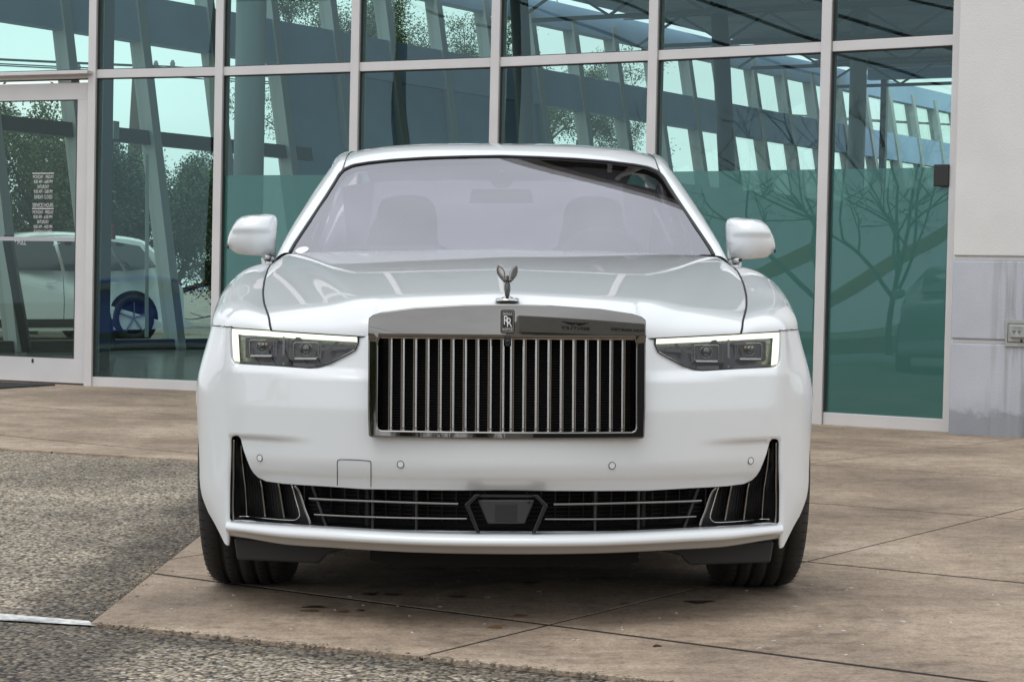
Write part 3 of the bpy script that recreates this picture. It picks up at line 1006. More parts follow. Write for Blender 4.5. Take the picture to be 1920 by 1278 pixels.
# ================================================================== inside the showroom
def W2(a, o, z):
    """canted side wall: a along it, o outward, z up (building coordinates)"""
    dx, dy = 0.1436, 0.9896
    q = o + 0.19 * (z - 5.0)
    return (-10.09 + dx * a - dy * q, 10.93 + dy * a + dx * q, z)
b = MB()
fl = [(-12.0, 0.10), (10.5, 0.10), (10.5, 31.5), (-6.4, 31.5), (W2(0, 0, 0)[0] - 0.25, 10.8), (W2(-9, 0, 0)[0] - 0.2, 2.0)]
fl = [(-11.6, -0.6), (-8.2, -0.5), (-4.1, 0.0), (3.6, 0.02), (10.5, 0.2), (10.5, 31.5), (-6.6, 31.5)]
b.prism(fl, -0.08, -0.015, 'z')
flo = b.build('showroom_floor', 'joint', bld)
tl = MB()
for i in range(-12, 11):
    for j in range(0, 32):
        p = (i + 0.5, j + 0.5)
        if not inside(np.array([(-10.9, 0.1), (-3.9, 0.12), (10.2, 0.3), (10.2, 31), (-6.9, 31)]), np.array([p]))[0]: continue
        if j < 14 and i < 4:
            MB().box((i + 0.5, j + 0.5, -0.009), (0.99, 0.99, 0.012)).build('floor_tile', 'tile', flo)
        else:
            tl.box((i + 0.5, j + 0.5, -0.009), (0.99, 0.99, 0.012))
o = tl.build('floor_tiles', 'tile', flo); o['kind'] = 'stuff'
AJ = [12.8 + 1.413 * j for j in range(-15, 13)]
A0, A1 = AJ[0], AJ[-1]
def w2bar(a0, a1, z0, z1, o0, o1, name, m_, par=bld):
    V = [W2(a, o, z) for z in (z0, z1) for o in (o0, o1) for a in (a0, a1)]
    return mesh_obj(name, V, [(0, 1, 3, 2), (4, 6, 7, 5), (0, 4, 5, 1), (2, 3, 7, 6), (0, 2, 6, 4), (1, 5, 7, 3)], m_, par, smooth=False)
sw_ = empty('side_wall'); sw_.parent = bld
for a in AJ:
    f_ = w2bar(a - 0.075, a + 0.075, 0.0, 6.1, -0.16, 0.10, 'slanted_mullion', 'fin_paint', sw_)
    w2bar(a + 0.076, a + 0.125, 0.0, 6.1, -0.10, 0.09, 'shadow_strip', 'fin_dark', f_) if False else None
w2bar(A0, A1, -0.1, 0.14, -0.10, 0.09, 'base_rail', 'fin_dark', sw_)
w2bar(A0, 0.6, 2.86, 3.06, -0.09, 0.08, 'middle_rail', 'fin_dark', sw_)
w2bar(A0, A1, 4.32, 5.0, -0.12, 0.12, 'spandrel', 'slate', sw_)
w2bar(A0, A1, 5.86, 6.35, -0.12, 0.14, 'head_beam', 'slate', sw_)
for a in AJ[:-1]:
    c_ = a + 0.7
    zs = [(0.14, 2.86), (3.06, 4.32)] if c_ < 0.3 else [(3.15, 4.32)]
    for z0, z1 in zs + [(5.0, 5.86)]:
        V = [W2(a + 0.075, 0.0, z0), W2(a + 1.338, 0.0, z0), W2(a + 1.338, 0.0, z1), W2(a + 0.075, 0.0, z1)]
        mesh_obj('window_pane', V, [(0, 1, 2, 3)], 'far_glass', sw_, smooth=False)
    if c_ > 0.3:
        w2bar(a + 0.076, a + 1.337, 0.14, 3.15 if c_ > 7.5 else 4.32, -0.02, 0.05, 'wall_panel', 'slate', sw_)
# slim secondary stays that lean the other way, exit sign, alarm
for (p0, p1, w_, m_) in (((276, 290, 25.0), (275, 632, 24.6), 0.045, 'fin_paint'), ((14, 445, 22.5), (50, 655, 23.5), 0.10, 'fin_dark'), ((196, 560, 24.2), (212, 650, 24.4), 0.06, 'fin_dark')):
    q0 = bld.matrix_world.inverted() @ Vector(at_depth(*p0)); q1 = bld.matrix_world.inverted() @ Vector(at_depth(*p1))
    MB().bar(q0, q1, w_, w_).build('stay', m_, bld)
# end wall of the hall
ew = empty('end_wall'); ew.parent = bld
MB().box((1.9, 31.0, 1.75), (17.2, 0.2, 3.5)).build('low_wall', 'slate', ew)
for x in np.arange(-6.3, 10.6, 1.9):
    MB().box((x, 31.0, 4.85), (0.14, 0.16, 2.7)).build('post', 'steel_grey', ew)
MB().box((1.9, 31.0, 6.2), (17.2, 0.2, 0.25)).build('head', 'slate', ew)
for x in np.arange(-6.3, 8.7, 1.9):
    mesh_obj('window_pane', [(x + .07, 31, 3.5), (x + 1.83, 31, 3.5), (x + 1.83, 31, 6.08), (x + .07, 31, 6.08)], [(0, 1, 2, 3)], 'far_glass', ew, smooth=False)
MB().box((10.55, 16.0, 1.4), (0.2, 30.5, 2.8)).build('party_wall', 'column_paint', bld)
for t in np.arange(1.0, 31.5, 3.0): MB().box((10.55, t, 4.58), (0.16, 0.16, 3.56)).build('post', 'column_paint', bld)
mesh_obj('window_pane', [(10.55, 0.8, 2.8), (10.55, 31.0, 2.8), (10.55, 31.0, 6.3), (10.55, 0.8, 6.3)], [(0, 1, 2, 3)], 'far_glass', bld, smooth=False)
# roof deck and open trusses
MB().prism([(-11.2, 1.6), (10.6, 1.6), (10.6, 31.3), (-7.0, 31.3)], 6.36, 6.55, 'z').build('roof_deck', 'ceiling_paint', bld)
for t in (9.0, 13.0, 17.0, 21.0, 25.0, 29.0):
    x0 = np.interp(t, [1.6, 31.3], [-11.4, -7.1])
    b = MB()
    b.bar((x0, t, 6.30), (10.4, t, 6.30), 0.08, 0.08).bar((x0 + 0.6, t, 5.72), (10.4, t, 5.72), 0.07, 0.07)
    xx = np.arange(x0 + 0.3, 10.2, 0.9)
    for i in range(len(xx) - 1):
        b.bar((xx[i], t, 6.28 if i % 2 else 5.74), (xx[i + 1], t, 5.74 if i % 2 else 6.28), 0.045, 0.045)
    b.build('roof_truss', 'steel_grey', bld)
# round columns
for (u, Y, r_, z1) in ((463, 19.6, 0.155, 6.3), (1384, 33.0, 0.15, 6.3), (1600, 36.0, 0.16, 6.3), (1010, 27.0, 0.13, 6.3)):
    q = bld.matrix_world.inverted() @ Vector(at_depth(u, 500, Y))
    lean = 0.0 if u in (463, 1600) else 0.08
    MB().tube([(q.x, q.y, 0.0), (q.x - lean * z1, q.y, z1)], r_, 20).build('column', 'column_paint' if u == 463 or u == 1600 else 'steel_grey', bld)
# red alarm box and a small panel on a post
q = bld.matrix_world.inverted() @ Vector(at_depth(205, 434, 22.5))
mat('alarm_red', (0.25, 0.02, 0.02), 0.4)
al = MB().box(q, (0.14, 0.06, 0.18)).build('alarm_box', 'alarm_red', None)
al.matrix_world = bld.matrix_world.copy()
tag(al, 'small dark red alarm box behind the glass beside the door', 'alarm box')
q = bld.matrix_world.inverted() @ Vector(at_depth(208, 244, 22.0))
MB().box(q, (0.16, 0.10, 0.20)).build('junction_box', 'fin_paint', bld)
q = bld.matrix_world.inverted() @ Vector(at_depth(186, 400, 20.5))
MB().box((q.x, q.y, 2.2), (0.09, 0.3, 4.4)).build('door_jamb', 'steel_grey', bld)
# ================================================================== the white saloon car
CAR_X, CAR_Y, CAR_YAW = -0.0125, 5.25, R(0.8)
car = empty('luxury_sedan', (CAR_X, CAR_Y, 0), (0, 0, CAR_YAW))
tag(car, 'white luxury saloon car with upright vaned grille facing the camera', 'car')
_cy_, _sy_ = math.cos(CAR_YAW), math.sin(CAR_YAW)

def carpx(u, v, yl):
    """photo pixel -> (|x|, z) in car coordinates at car depth yl"""
    d = cam_ray(u, v)
    o = np.array([-CAR_X, -CAR_Y, CAM_H])
    lo = np.array([o[0] * _cy_ + o[1] * _sy_, -o[0] * _sy_ + o[1] * _cy_, o[2]])
    ld = np.array([d[0] * _cy_ + d[1] * _sy_, -d[0] * _sy_ + d[1] * _cy_, d[2]])
    p = lo + ld * ((yl - lo[1]) / ld[1])
    return abs(p[0]), p[2]

# ---- plan outline of the nose: t runs from the centre round the corner and back along the flank
_tb = [(t, 0.433 * t * t) for t in np.linspace(0, 0.803, 80)]
_bz = np.array([(0.803, 0.2792), (0.868, 0.362), (0.914, 0.40), (0.932, 0.55)])
for k in np.linspace(0, 1, 60)[1:]:
    _tb.append(tuple((1 - k) ** 3 * _bz[0] + 3 * (1 - k) ** 2 * k * _bz[1] + 3 * (1 - k) * k * k * _bz[2] + k ** 3 * _bz[3]))
_tb += [(float(np.interp(y, [0.55, 0.9, 1.3, 1.7, 9], [0.932, 0.968, 0.981, 0.985, 0.985])), y) for y in np.linspace(0.58, 5.6, 130)]
_tb = np.array(_tb)
_arc = np.concatenate([[0], np.cumsum(np.linalg.norm(np.diff(_tb, axis=0), axis=1))])
# parameter t: equals x on the front face, arc length beyond the corner crease
_i0 = 79
_T = np.where(np.arange(len(_tb)) <= _i0, _tb[:, 0], 0.803 + _arc - _arc[_i0])
_tt = np.linspace(0, _T[-1], 6000)
_px, _py = np.interp(_tt, _T, _tb[:, 0]), np.interp(_tt, _T, _tb[:, 1])
_ker = np.exp(-0.5 * (np.arange(-60, 61) * (_tt[1] - _tt[0]) / 0.006) ** 2)
_ker /= _ker.sum()
def _sm(a, odd):
    pad = np.concatenate([(-a[1:61][::-1]) if odd else a[1:61][::-1], a, a[-1] + (a[-1] - a[-2]) * np.arange(1, 61)])
    return np.convolve(pad, _ker, 'valid')
_px, _py = _sm(_px, True), _sm(_py, False)
def plan(t):
    t = np.asarray(t, float)
    return np.sign(t) * np.interp(np.abs(t), _tt, _px), np.interp(np.abs(t), _tt, _py)
def t_at_y(y):            # flank parameter for a given depth
    return float(np.interp(y, _py, _tt))

_zn = np.linspace(0.15, 1.0, 341)
_zy = np.interp(_zn, [0.15, 0.36, 0.39, 0.415, 0.45, 0.60, 0.70, 0.78, 0.86, 1.0], [0.075, 0.06, 0.038, 0.016, 0.004, 0.0, 0.010, 0.030, 0.055, 0.09])
_k2 = np.exp(-0.5 * (np.arange(-20, 21) * 0.0025 / 0.008) ** 2); _k2 /= _k2.sum()
_zy = np.convolve(np.pad(_zy, 20, 'edge'), _k2, 'valid')

def tumble(a, z):
    return 0.052 * ss(0.62, 0.88, z) * ss(0.806, 0.93, a)

def nose(t, z):
    """front and flank skin of the bumper"""
    t, z = np.asarray(t, float), np.asarray(z, float)
    x, y = plan(t)
    a = np.abs(t)
    w = 1 - ss(0.74, 0.815, a)
    prof = np.interp(z, _zn, _zy)
    prof_side = np.interp(z, [0.15, 0.25, 0.7, 0.86], [0.02, 0.006, 0.012, 0.03])
    prof = prof * w + prof_side * (1 - w) * (1 - ss(0.8, 1.0, a))
    # shelf below the headlamp: the skin falls back towards the lamp
    zl = 0.700 - 0.045 * (0.80 - a)
    win = ss(0.36, 0.42, a) * (1 - ss(0.766, 0.792, a))
    prof = prof + 0.026 * ss(zl - 0.004, zl + 0.034, z) * win
    # ledge over the outer ends of the lower intake
    zg = 0.512 + 0.02 * (0.78 - a)
    win2 = ss(0.52, 0.70, a) * (1 - ss(0.782, 0.799, a))
    prof = prof + 0.014 * (1 - ss(zg - 0.012, zg + 0.004, z)) * win2
    tuck = 0.035 * ss(0.36, 0.15, z) * ss(0.80, 0.95, a) + tumble(a, z)
    return np.stack([x - np.sign(t) * tuck, y + prof, z], -1)

def nose_px(u, v):
    """photo pixel (left half) -> (t, z) on the nose skin"""
    y = 0.1
    for _ in range(25):
        x, z = carpx(u, v, y)
        y = 0.6 * float(nose(np.array([x]), np.array([z]))[0, 1]) + 0.4 * y
    return x, z
def NP(L): return [nose_px(*p) for p in L]
def mir(L): return [(-a, b) for a, b in L][::-1]

# ---- measured outlines (left half of the photograph)
HEAD = NP([(427, 613.5), (470, 616), (530, 619.7), (600, 624.3), (671.5, 628.8), (672, 641.6), (666, 655.6), (650, 665), (618.8, 680.6), (597, 688.2), (580, 690.8),
           (540.6, 688.4), (490, 685.4), (447, 683), (435, 679.3), (429.7, 671), (427.3, 640)])
G_OUT = NP([(697, 817.5), (693.8, 780), (693.8, 711), (693.8, 640), (694.2, 607), (697, 597.5), (704, 592), (722, 586.5), (780.8, 578.6), (871.5, 573.5)])
G_OUT = [(x, z) for x, z in G_OUT]
gb = nose_px(952, 819.5)
gt = nose_px(952, 572.2)
INTAKE = NP([(429, 972), (430, 900), (431, 824), (433.5, 817.5), (440, 815.5), (447, 816), (452, 822), (458, 844), (470, 876), (476, 886), (484, 894), (499, 901), (531, 905.4), (604, 910), (680, 915.2), (779, 917)])
ic_t = nose_px(952, 917.7)
INTAKE_B = NP([(434, 977.5), (480, 981.5), (575, 988.5), (692, 996.4), (820, 998.6)])
ic_b = nose_px(952, 999.5)

# ---- front bumper: outline runs along the bonnet line, headlamp, flank, wheel arch and lip
AX_Y, AX_Z, ARCH = 0.85, 0.375, 0.425
t48 = t_at_y(0.48)
zc_ = AX_Z + math.sqrt(ARCH ** 2 - (AX_Y - 0.48) ** 2)
arch = []
for q in np.linspace(math.atan2(zc_ - AX_Z, 0.48 - AX_Y), math.pi, 10):
    arch.append((t_at_y(AX_Y + ARCH * math.cos(q)), AX_Z + ARCH * math.sin(q)))
low = [(t_at_y(0.412), 0.325), (t_at_y(0.385), 0.275), (t_at_y(0.34), 0.235), (0.818, 0.197), (0.803, 0.193)]
hl = HEAD
top_r = [(g, z) for g, z in []]
zb_hood = lambda x: np.interp(np.abs(x), [0.0, G_OUT[4][0] - 0.018, G_OUT[4][0] - 0.012, HEAD[4][0], HEAD[0][0], 1.2], [HEAD[4][1] + 0.030, HEAD[4][1] + 0.030, HEAD[4][1] - 0.002, HEAD[4][1], HEAD[0][1], HEAD[0][1] + 0.004])
gx5 = G_OUT[2][0] - 0.005
half = [(0.0, gb[1] + 0.006), (gx5 - 0.004, gb[1] + 0.008), (gx5, gb[1] + 0.014), (gx5, 0.65), (gx5, HEAD[4][1] - 0.006)]
half += [(HEAD[4][0], HEAD[4][1] - 0.001)] + HEAD[5:] + [HEAD[0]]
half += [(0.815, HEAD[0][1] + 0.002), (t48, HEAD[0][1] + 0.004)]
half += arch + low
half += [(0.803, nose_px(424, 984)[1])]
lipz = [(t, np.interp(t, [0, 0.4, 0.803], [ic_b[1] - 0.012, ic_b[1] - 0.012, INTAKE_B[0][1] - 0.010])) for t in np.linspace(0.79, 0.0, 14)]
half += lipz
outer = half + mir(half)[1:-1]
grille_hole = [(gb[0] * 0, gb[1] + 0.012)] + [(x - 0.006, z + 0.006) for x, z in G_OUT[:5]] + [(G_OUT[5][0] - .006, 0.784), (0.0, 0.784)]
grille_hole = [(0.0, gb[1] + 0.008), (G_OUT[0][0] - 0.005, G_OUT[0][1] + 0.006), (G_OUT[1][0] - 0.005, 0.6), (G_OUT[3][0] - 0.005, 0.782), (0.0, 0.782)]
grille_hole = grille_hole + mir(grille_hole)[1:-1]
intake_hole = [(0.0, ic_t[1])] + INTAKE[::-1] + INTAKE_B + [(0.0, ic_b[1])]
intake_hole = intake_hole + mir(intake_hole)[1:-1]
plate('front_bumper', outer, [intake_hole], nose, 0.014, 'paint', car, flange=0.006, radius=0.005)

# ---- lower lip below the intake
prof = [(0.05, 0.004), (0.004, 0.004), (-0.012, 0.000), (-0.022, -0.008), (-0.026, -0.018), (-0.020, -0.0255), (-0.006, -0.031), (0.020, -0.042), (0.044, -0.054), (0.056, -0.057), (0.12, -0.055)]
prof = catmull(prof, 36)
A = []
for t in np.linspace(-0.807, 0.807, 110):
    x, y = plan(t)
    zt = np.interp(abs(t), [0, 0.25, 0.5, 0.803], [ic_b[1], ic_b[1] - 0.0005, ic_b[1] + 0.001, INTAKE_B[0][1] - 0.002])
    k = 1 - 0.25 * ss(0.6, 0.803, abs(t))
    A.append([(x, y + 0.012 + d * k, zt + h * k) for d, h in prof])
surf('bumper_lip', A, 'paint', car)

# ---- dark cavity behind the openings
def behind(off):
    return lambda t, z: nose(t, z) + np.array([0, off, 0])
cav = [(0.0, 0.20), (0.775, 0.20), (0.775, 0.56), (0.0, 0.56)]
plate('intake_back', cav + mir(cav)[1:-1], [], behind(0.11), 0.05, 'liner', car)
b = MB()
for s in (-1, 1):
    for t0 in np.linspace(0.06, 0.74, 18):
        a = nose(np.array([s * t0]), np.array([0.28]))[0]
        c = nose(np.array([s * t0]), np.array([0.40]))[0]
        b.bar(a + (0, 0.095, 0), c + (0, 0.095, 0), 0.003, 0.012)
for z in np.arange(0.285, 0.4, 0.012):
    b.tube([nose(np.array([t]), np.array([z]))[0] + (0, 0.098, 0) for t in np.linspace(-0.76, 0.76, 40)], 0.0016, 4, caps=False)
b.build('intake_mesh', 'satin_black', car)

# floor of the intake and black sides
A = [[tuple(nose(np.array([t]), np.array([zz]))[0] + (0, o, 0)) for o, zz in ((0.012, np.interp(abs(t), [0, .5, .785], [ic_b[1] - 0.001, ic_b[1], INTAKE_B[0][1] - 0.004])), (0.115, 0.262))] for t in np.linspace(-0.77, 0.77, 60)]
surf('intake_floor', A, 'satin_black', car)

def tube_px(b, L, r, off, n=8, s=1, closed=False, k=None):
    P = NP(L)
    P = catmull(P, k or max(6, 4 * len(P)), closed) if (k or len(P) > 2) else np.array(P)
    Q = nose(P[:, 0] * s, P[:, 1]) + np.array([0, off, 0])
    b.tube([tuple(q) for q in Q], r, n, closed=closed)

def bar_px(b, L, hh, depth, off, s=1, k=40, round_=0.3):
    """flat blade that follows the skin: height 2*hh, running back by depth"""
    P = NP(L)
    P = resample(np.array(P), k)
    Q = nose(P[:, 0] * s, P[:, 1]) + np.array([0, off, 0])
    d = Q[-1] - Q[0]
    n = np.cross(d, (0, 1, 0)); n /= np.linalg.norm(n)
    sec = [(-1, depth), (-1, hh * 0.8), (-0.7, hh * 0.2), (0, 0), (0.7, hh * 0.2), (1, hh * 0.8), (1, depth)]
    A = [[tuple(q + n * hh * a + np.array([0, c, 0])) for a, c in sec] for q in Q]
    b.grid(A, True)
    for e in (A[0], A[-1]):
        o = len(b.V); b.V += e; b.F.append(tuple(range(o, o + len(e)))); b.S.append(False)

for s in (-1, 1):
    for (L, h) in (([(578, 935), (700, 940), (859, 944.8)], 0.0036), ([(588, 965), (700, 970), (875, 973)], 0.0026)):
        b = MB(); bar_px(b, L, h, 0.03, 0.012, s); b.build('intake_bar', 'dark_chrome', car)
    for L in ([(584, 913), (610, 989)], [(697.5, 917), (697.5, 996)], [(780, 918), (780, 997)]):
        b = MB(); bar_px(b, L, 0.0042, 0.05, 0.024, s, 8); b.build('intake_strut', 'plastic_black', car)
    b = MB(); bar_px(b, [(686, 918), (686, 996)], 0.009, 0.02, 0.085, s, 8); b.build('intake_strut', 'plastic_black', car)
    # side duct frame, double rimmed, with upright slats
    b = MB()
    tube_px(b, [(552, 910), (560, 920), (570, 950), (580, 987.5), (540, 985), (480, 980.5), (442, 975.5), (436.5, 971), (435.8, 930), (437, 870), (438, 823)], 0.0042, 0.008, 8, s, k=90)
    d = b.build('duct_frame', 'dark_chrome', car)
    b = MB()
    tube_px(b, [(545, 910), (552, 935), (560, 965), (556, 974), (545, 977), (500, 974), (446, 970)], 0.0022, 0.03, 6, s, k=60)
    b.build('duct_rim', 'chrome', d)
    for L in ([(449.6, 836), (460, 969.6)], [(486, 902), (495, 971)], [(519.6, 908), (531, 973)]):
        b = MB(); bar_px(b, L, 0.0028, 0.05, 0.03, s, 8); b.build('duct_slat', 'dark_chrome', d)
    # black panel that closes the duct behind the slats
    pan = NP([(433, 974), (435, 860), (437, 820), (446, 820), (455, 850), (468, 885), (500, 905), (548, 912), (575, 985), (500, 980)])
    plate('duct_panel', [(s * x, z) for x, z in pan][::s], [], behind(0.07), 0.03, 'satin_black', d)
    b = MB()
    for u in np.linspace(441, 545, 22):
        v0 = np.interp(u, [436, 450, 470, 500, 548], [822, 835, 884, 905, 912])
        tube_px(b, [(u, v0), (u + 8, 976)], 0.0011, 0.064, 4, s, k=4)
    b.build('duct_mesh', 'plastic_black', d)

# ---- radar panel in the middle of the intake
rad = tag(empty('radar_panel'), None); rad.parent = car
def flat_px(L, y): return [((1 if u > 952 else -1) * carpx(u, v, y)[0], carpx(u, v, y)[1]) for u, v in L]
O = flat_px([(897.5, 937.5), (1006.5, 937.5), (987, 982.5), (917, 982.5)], 0.015)
O = [(a - sum(p[0] for p in O) / 4, c) for a, c in O]
MB().prism(O, 0.028, 0.06).build('panel', 'plastic_black', rad, bevel=0.004)
I = [(a * 0.5, c0) for (a, c0) in [(O[0][0] * 0.72, O[0][1] - 0.011), (O[1][0] * 0.72, O[0][1] - 0.011), (O[1][0] * 0.72, O[2][1] + 0.007), (O[0][0] * 0.72, O[2][1] + 0.007)]]
MB().prism(I, 0.0255, 0.03).build('inset', 'satin_black', rad, bevel=0.001)
MB().lathe([(0.026, 0.0), (0.026, 0.004), (0.03, 0.004)], (O[1][0] - 0.018, 0, O[1][1] - 0.006), 12, 'y').build('sensor_eye', 'gloss_black', rad)
for s in (-1, 1):
    X = lambda u: s * (952 - u) / 690.0
    Z = lambda v: ic_b[1] + (999.5 - v) / 690.0
    pts = [(X(893), Z(921)), (X(872.5), Z(941)), (X(876), Z(949)), (X(896), Z(994)), (X(903), Z(994)), (X(884), Z(946)), (X(882), Z(942)), (X(903), Z(921))]
    MB().prism(pts[::s], 0.012, 0.05).build('chevron_frame', 'gloss_black', rad, bevel=0.002)
b = MB().bar((X(1010), 0.04, Z(925)), (-X(1010), 0.04, Z(925)), 0.02, 0.006)
b.build('top_rail', 'satin_black', rad)

# ---- parking sensors and tow-eye cover
for u, v in ((487, 858), (751, 870)):
    for s in (-1, 1):
        t, z = nose_px(u, v)
        p = nose(np.array([s * t]), np.array([z]))[0]
        n = np.array([s * -0.0, -1, 0.0])
        dx = nose(np.array([s * t + 1e-3]), np.array([z]))[0] - nose(np.array([s * t - 1e-3]), np.array([z]))[0]
        n = np.cross(dx, (0, 0, 1)); n /= np.linalg.norm(n)
        M = Vector(n).to_track_quat('-Y', 'Z').to_matrix()
        def ringobj(r0, r1, h, name, m_, par):
            b = MB().lathe([(0.004, r0), (-h, r0), (-h, r1), (0.004, r1)], (0, 0, 0), 24, 'y', False)
            b.V = [tuple(M @ Vector(v_) + Vector(p)) for v_ in b.V]
            return b.build(name, m_, par)
        sn = ringobj(0.0001, 0.0085, 0.0007, 'parking_sensor', 'paint', car)
        ringobj(0.0085, 0.0104, 0.0009, 'sensor_ring', 'seam', sn)
b = MB()
tube_px(b, [(632.5, 909), (632.5, 885), (632.5, 866), (636, 861.5), (645, 861), (664, 861.5), (685, 863), (693, 864), (695.5, 868), (695.5, 890), (695.5, 912)], 0.0012, -0.0002, 6, -1, k=60)
b.build('tow_cover_seam', 'seam', car)

# ---- bonnet -----------------------------------------------------------------
ZC0, ZC1 = 0.893, 1.082
def hood_z(x, y):
    x, y = np.abs(np.asarray(x, float)), np.asarray(y, float)
    tau = np.clip((y - 0.02) / 1.62, 0, 1.3)
    zc = ZC0 + (ZC1 - ZC0) * (1 - np.abs(1 - np.minimum(tau, 1)) ** 1.5)
    drop = 0.165 * x * x * (1 - 0.80 * np.clip(tau, 0, 1) ** 1.6)
    # raised middle: shoulders that run from the radiator corners to the windscreen pillars
    xr = 0.395 + 0.34 * np.clip(tau, 0, 1)
    plateau = 0.012 * (1 - ss(-0.035, 0.075, x - xr)) * (1 - 0.7 * tau)
    rib = 0.004 * np.exp(-(x / 0.10) ** 2) * (1 - tau * 0.5)
    edge_ = 0.045 * ss(0.765, 0.86, x) * np.clip(tau, 0, 1) ** 2
    return zc - drop + plateau - 0.008 + rib - edge_
def yf(x): return 0.433 * np.asarray(x) ** 2 + 0.052
def cowl_y(x): return 1.60 + 0.42 * np.asarray(x, float) ** 2
NB, NW, NQ = 16, 60, 90
qs = np.linspace(-1, 1, 2 * NQ + 1)
HOOD = []
for i in range(NB):
    th = R(90) * i / (NB - 1)
    xs = np.interp(i / (NB - 1), [0, 0.5, 1], [0.672, 0.684, 0.708])
    x = qs * xs
    L = 0.15
    y0 = yf(x)
    h = hood_z(x, y0) - zb_hood(x)
    y = y0 + L * (1 - math.cos(th)) * 1.0
    z = hood_z(x, y) - h * (1 - math.sin(th))
    HOOD.append(np.stack([x, y, z], 1))
for i in range(1, NW + 1):
    w = i / NW
    xs = np.interp(w, [0, 0.07, 0.2, 0.35, 0.6, 0.85, 1], [0.708, 0.726, 0.752, 0.774, 0.802, 0.826, 0.838])
    x = qs * xs
    ya = yf(x) + L
    y = ya + (cowl_y(x) - ya) * w
    HOOD.append(np.stack([x, y, hood_z(x, y)], 1))
HOOD = np.array(HOOD)
def smooth_edge(A, rep=2):
    for _ in range(rep):
        B = A.copy()
        B[1:-1] = (A[:-2] + 2 * A[1:-1] + A[2:]) / 4
        A = B
    return A
C_line = smooth_edge(HOOD[:, -1].copy(), 3)
HOOD[:, -1] = C_line
HOOD[:, 0] = C_line * np.array([-1, 1, 1])
hood = surf('bonnet', HOOD, 'paint', car)
# turned-under front edge of the bonnet
surf('bonnet_edge', [HOOD[0], HOOD[0] + np.array([0, 0.004, -0.003]), HOOD[0] + np.array([0, 0.03, -0.004])], 'paint', hood)
# shut lines
for s in (-1, 1):
    P = C_line * np.array([s, 1, 1])
    b = MB().tube([tuple(p + np.array([0, 0, -0.0005])) for p in P[:-6]], 0.0034, 8)
    b.build('shut_line', 'seam', car)
b = MB().tube([tuple(p + np.array([0, 0.004, -0.0022])) for p in HOOD[0]], 0.0022, 6)
b.build('bonnet_gap', 'seam', car)

# ---- front wings -------------------------------------------------------------
nC = len(C_line)
def wing_rows():
    rows = []
    for i in range(nC):
        C = C_line[i]
        if i < NB:
            k = i / (NB - 1)
            t = 0.672 + (0.845 - 0.672) * (k ** 0.8)
        else:
            w = (i - NB + 1) / NW
            y_t = np.interp(w, [0, 0.15, 0.35, 0.6, 1.0], [0.37, 0.55, 0.80, 1.10, 1.50])
            t = t_at_y(y_t)
            if w < 0.15:
                t = 0.845 + (t_at_y(0.55) - 0.845) * (w / 0.15)
        x, y = plan(t)
        zE = np.interp(t, [0.672, 0.815, t48, t_at_y(1.12), t_at_y(1.42), 9], [zb_hood(0.672), HEAD[0][1] + 0.001, HEAD[0][1] + 0.003, HEAD[0][1] + 0.004, 0.66, 0.66])
        x0, y0 = float(x) - float(tumble(t, zE)), float(y) + np.interp(t, [0.672, 0.72, 0.84, 0.95], [0.0505, 0.049, 0.026, 0.0])
        rows.append(((x0, y0, zE), C))
    return rows
WR = wing_rows()
NV = 34
W = []
for i, (E, C) in enumerate(WR):
    E, C = np.array(E), np.array(C)
    p = np.interp(i, [0, NB - 1, NB + 14, nC], [2.0, 2.1, 2.6, 2.0])
    row = []
    for th in np.linspace(0, math.pi / 2, NV):
        a = 1 - math.cos(th) ** (2 / p)
        c = math.sin(th) ** (2 / p)
        q = E + (C - E) * a
        zz = E[2] + (C[2] - E[2]) * c
        # crown: the wing stands a little above the bonnet edge
        zz += 0.020 * math.sin(th) ** 2 * math.cos(th) * 2 * np.interp(i, [0, NB, NB + 16, NB + 36, nC], [0, 0.4, 1, 0.8, 0.2])
        row.append((q[0], q[1], zz))
    W.append(row)
W = np.array(W)
for _ in range(3):
    B = W.copy()
    B[1:-1, 1:-1] = (W[:-2, 1:-1] + 2 * W[1:-1, 1:-1] + W[2:, 1:-1]) / 4
    B[1:-1, 0] = (W[:-2, 0] + 2 * W[1:-1, 0] + W[2:, 0]) / 4
    W = B
def flank(t, z):
    t, z = np.asarray(t, float), np.asarray(z, float)
    x, y = plan(t)
    tuck = 0.035 * ss(0.36, 0.15, z)
    bulge = 0.004 * np.sin(np.clip((z - 0.3) / 0.35, 0, 1) * math.pi)
    return np.stack([x - np.sign(t) * (tuck - bulge + tumble(np.abs(t), z)), y, z], -1)
E_line = np.array([r[0] for r in W])
for s in (-1, 1):
    wg = surf('front_wing', W * np.array([s, 1, 1]), 'paint', car)
    # lower part of the wing round the wheel arch
    up = [(t_at_y(e[1]), e[2]) for e in E_line if e[1] > 0.50 and e[1] < 1.46]
    y0, z0 = 0.482, HEAD[0][1] + 0.001
    ar = [(t_at_y(AX_Y + ARCH * math.cos(q)), AX_Z + ARCH * math.sin(q)) for q in np.linspace(math.atan2(zc_ - AX_Z, 0.482 - AX_Y), -0.45, 30)]
    poly = [(t_at_y(y0), z0)] + up + [(t_at_y(1.46), 0.66), (t_at_y(1.46), 0.185)] + ar[::-1]
    poly = [(s * a, c) for a, c in poly][::s]
    plate('wing_lower', poly, [], flank, 0.03, 'paint', wg, flange=0.025, radius=0.004, face=(s, 0, 0))
    # seam between wing and bumper, from the lamp to the arch
    P = [tuple(nose(np.array([s * t]), np.array([HEAD[0][1] + 0.002]))[0] + np.array([s * 0.0008, -0.0004, 0])) for t in np.linspace(0.79, t48, 24)]
    MB().tube(P, 0.0016, 6).build('wing_seam', 'seam', wg)

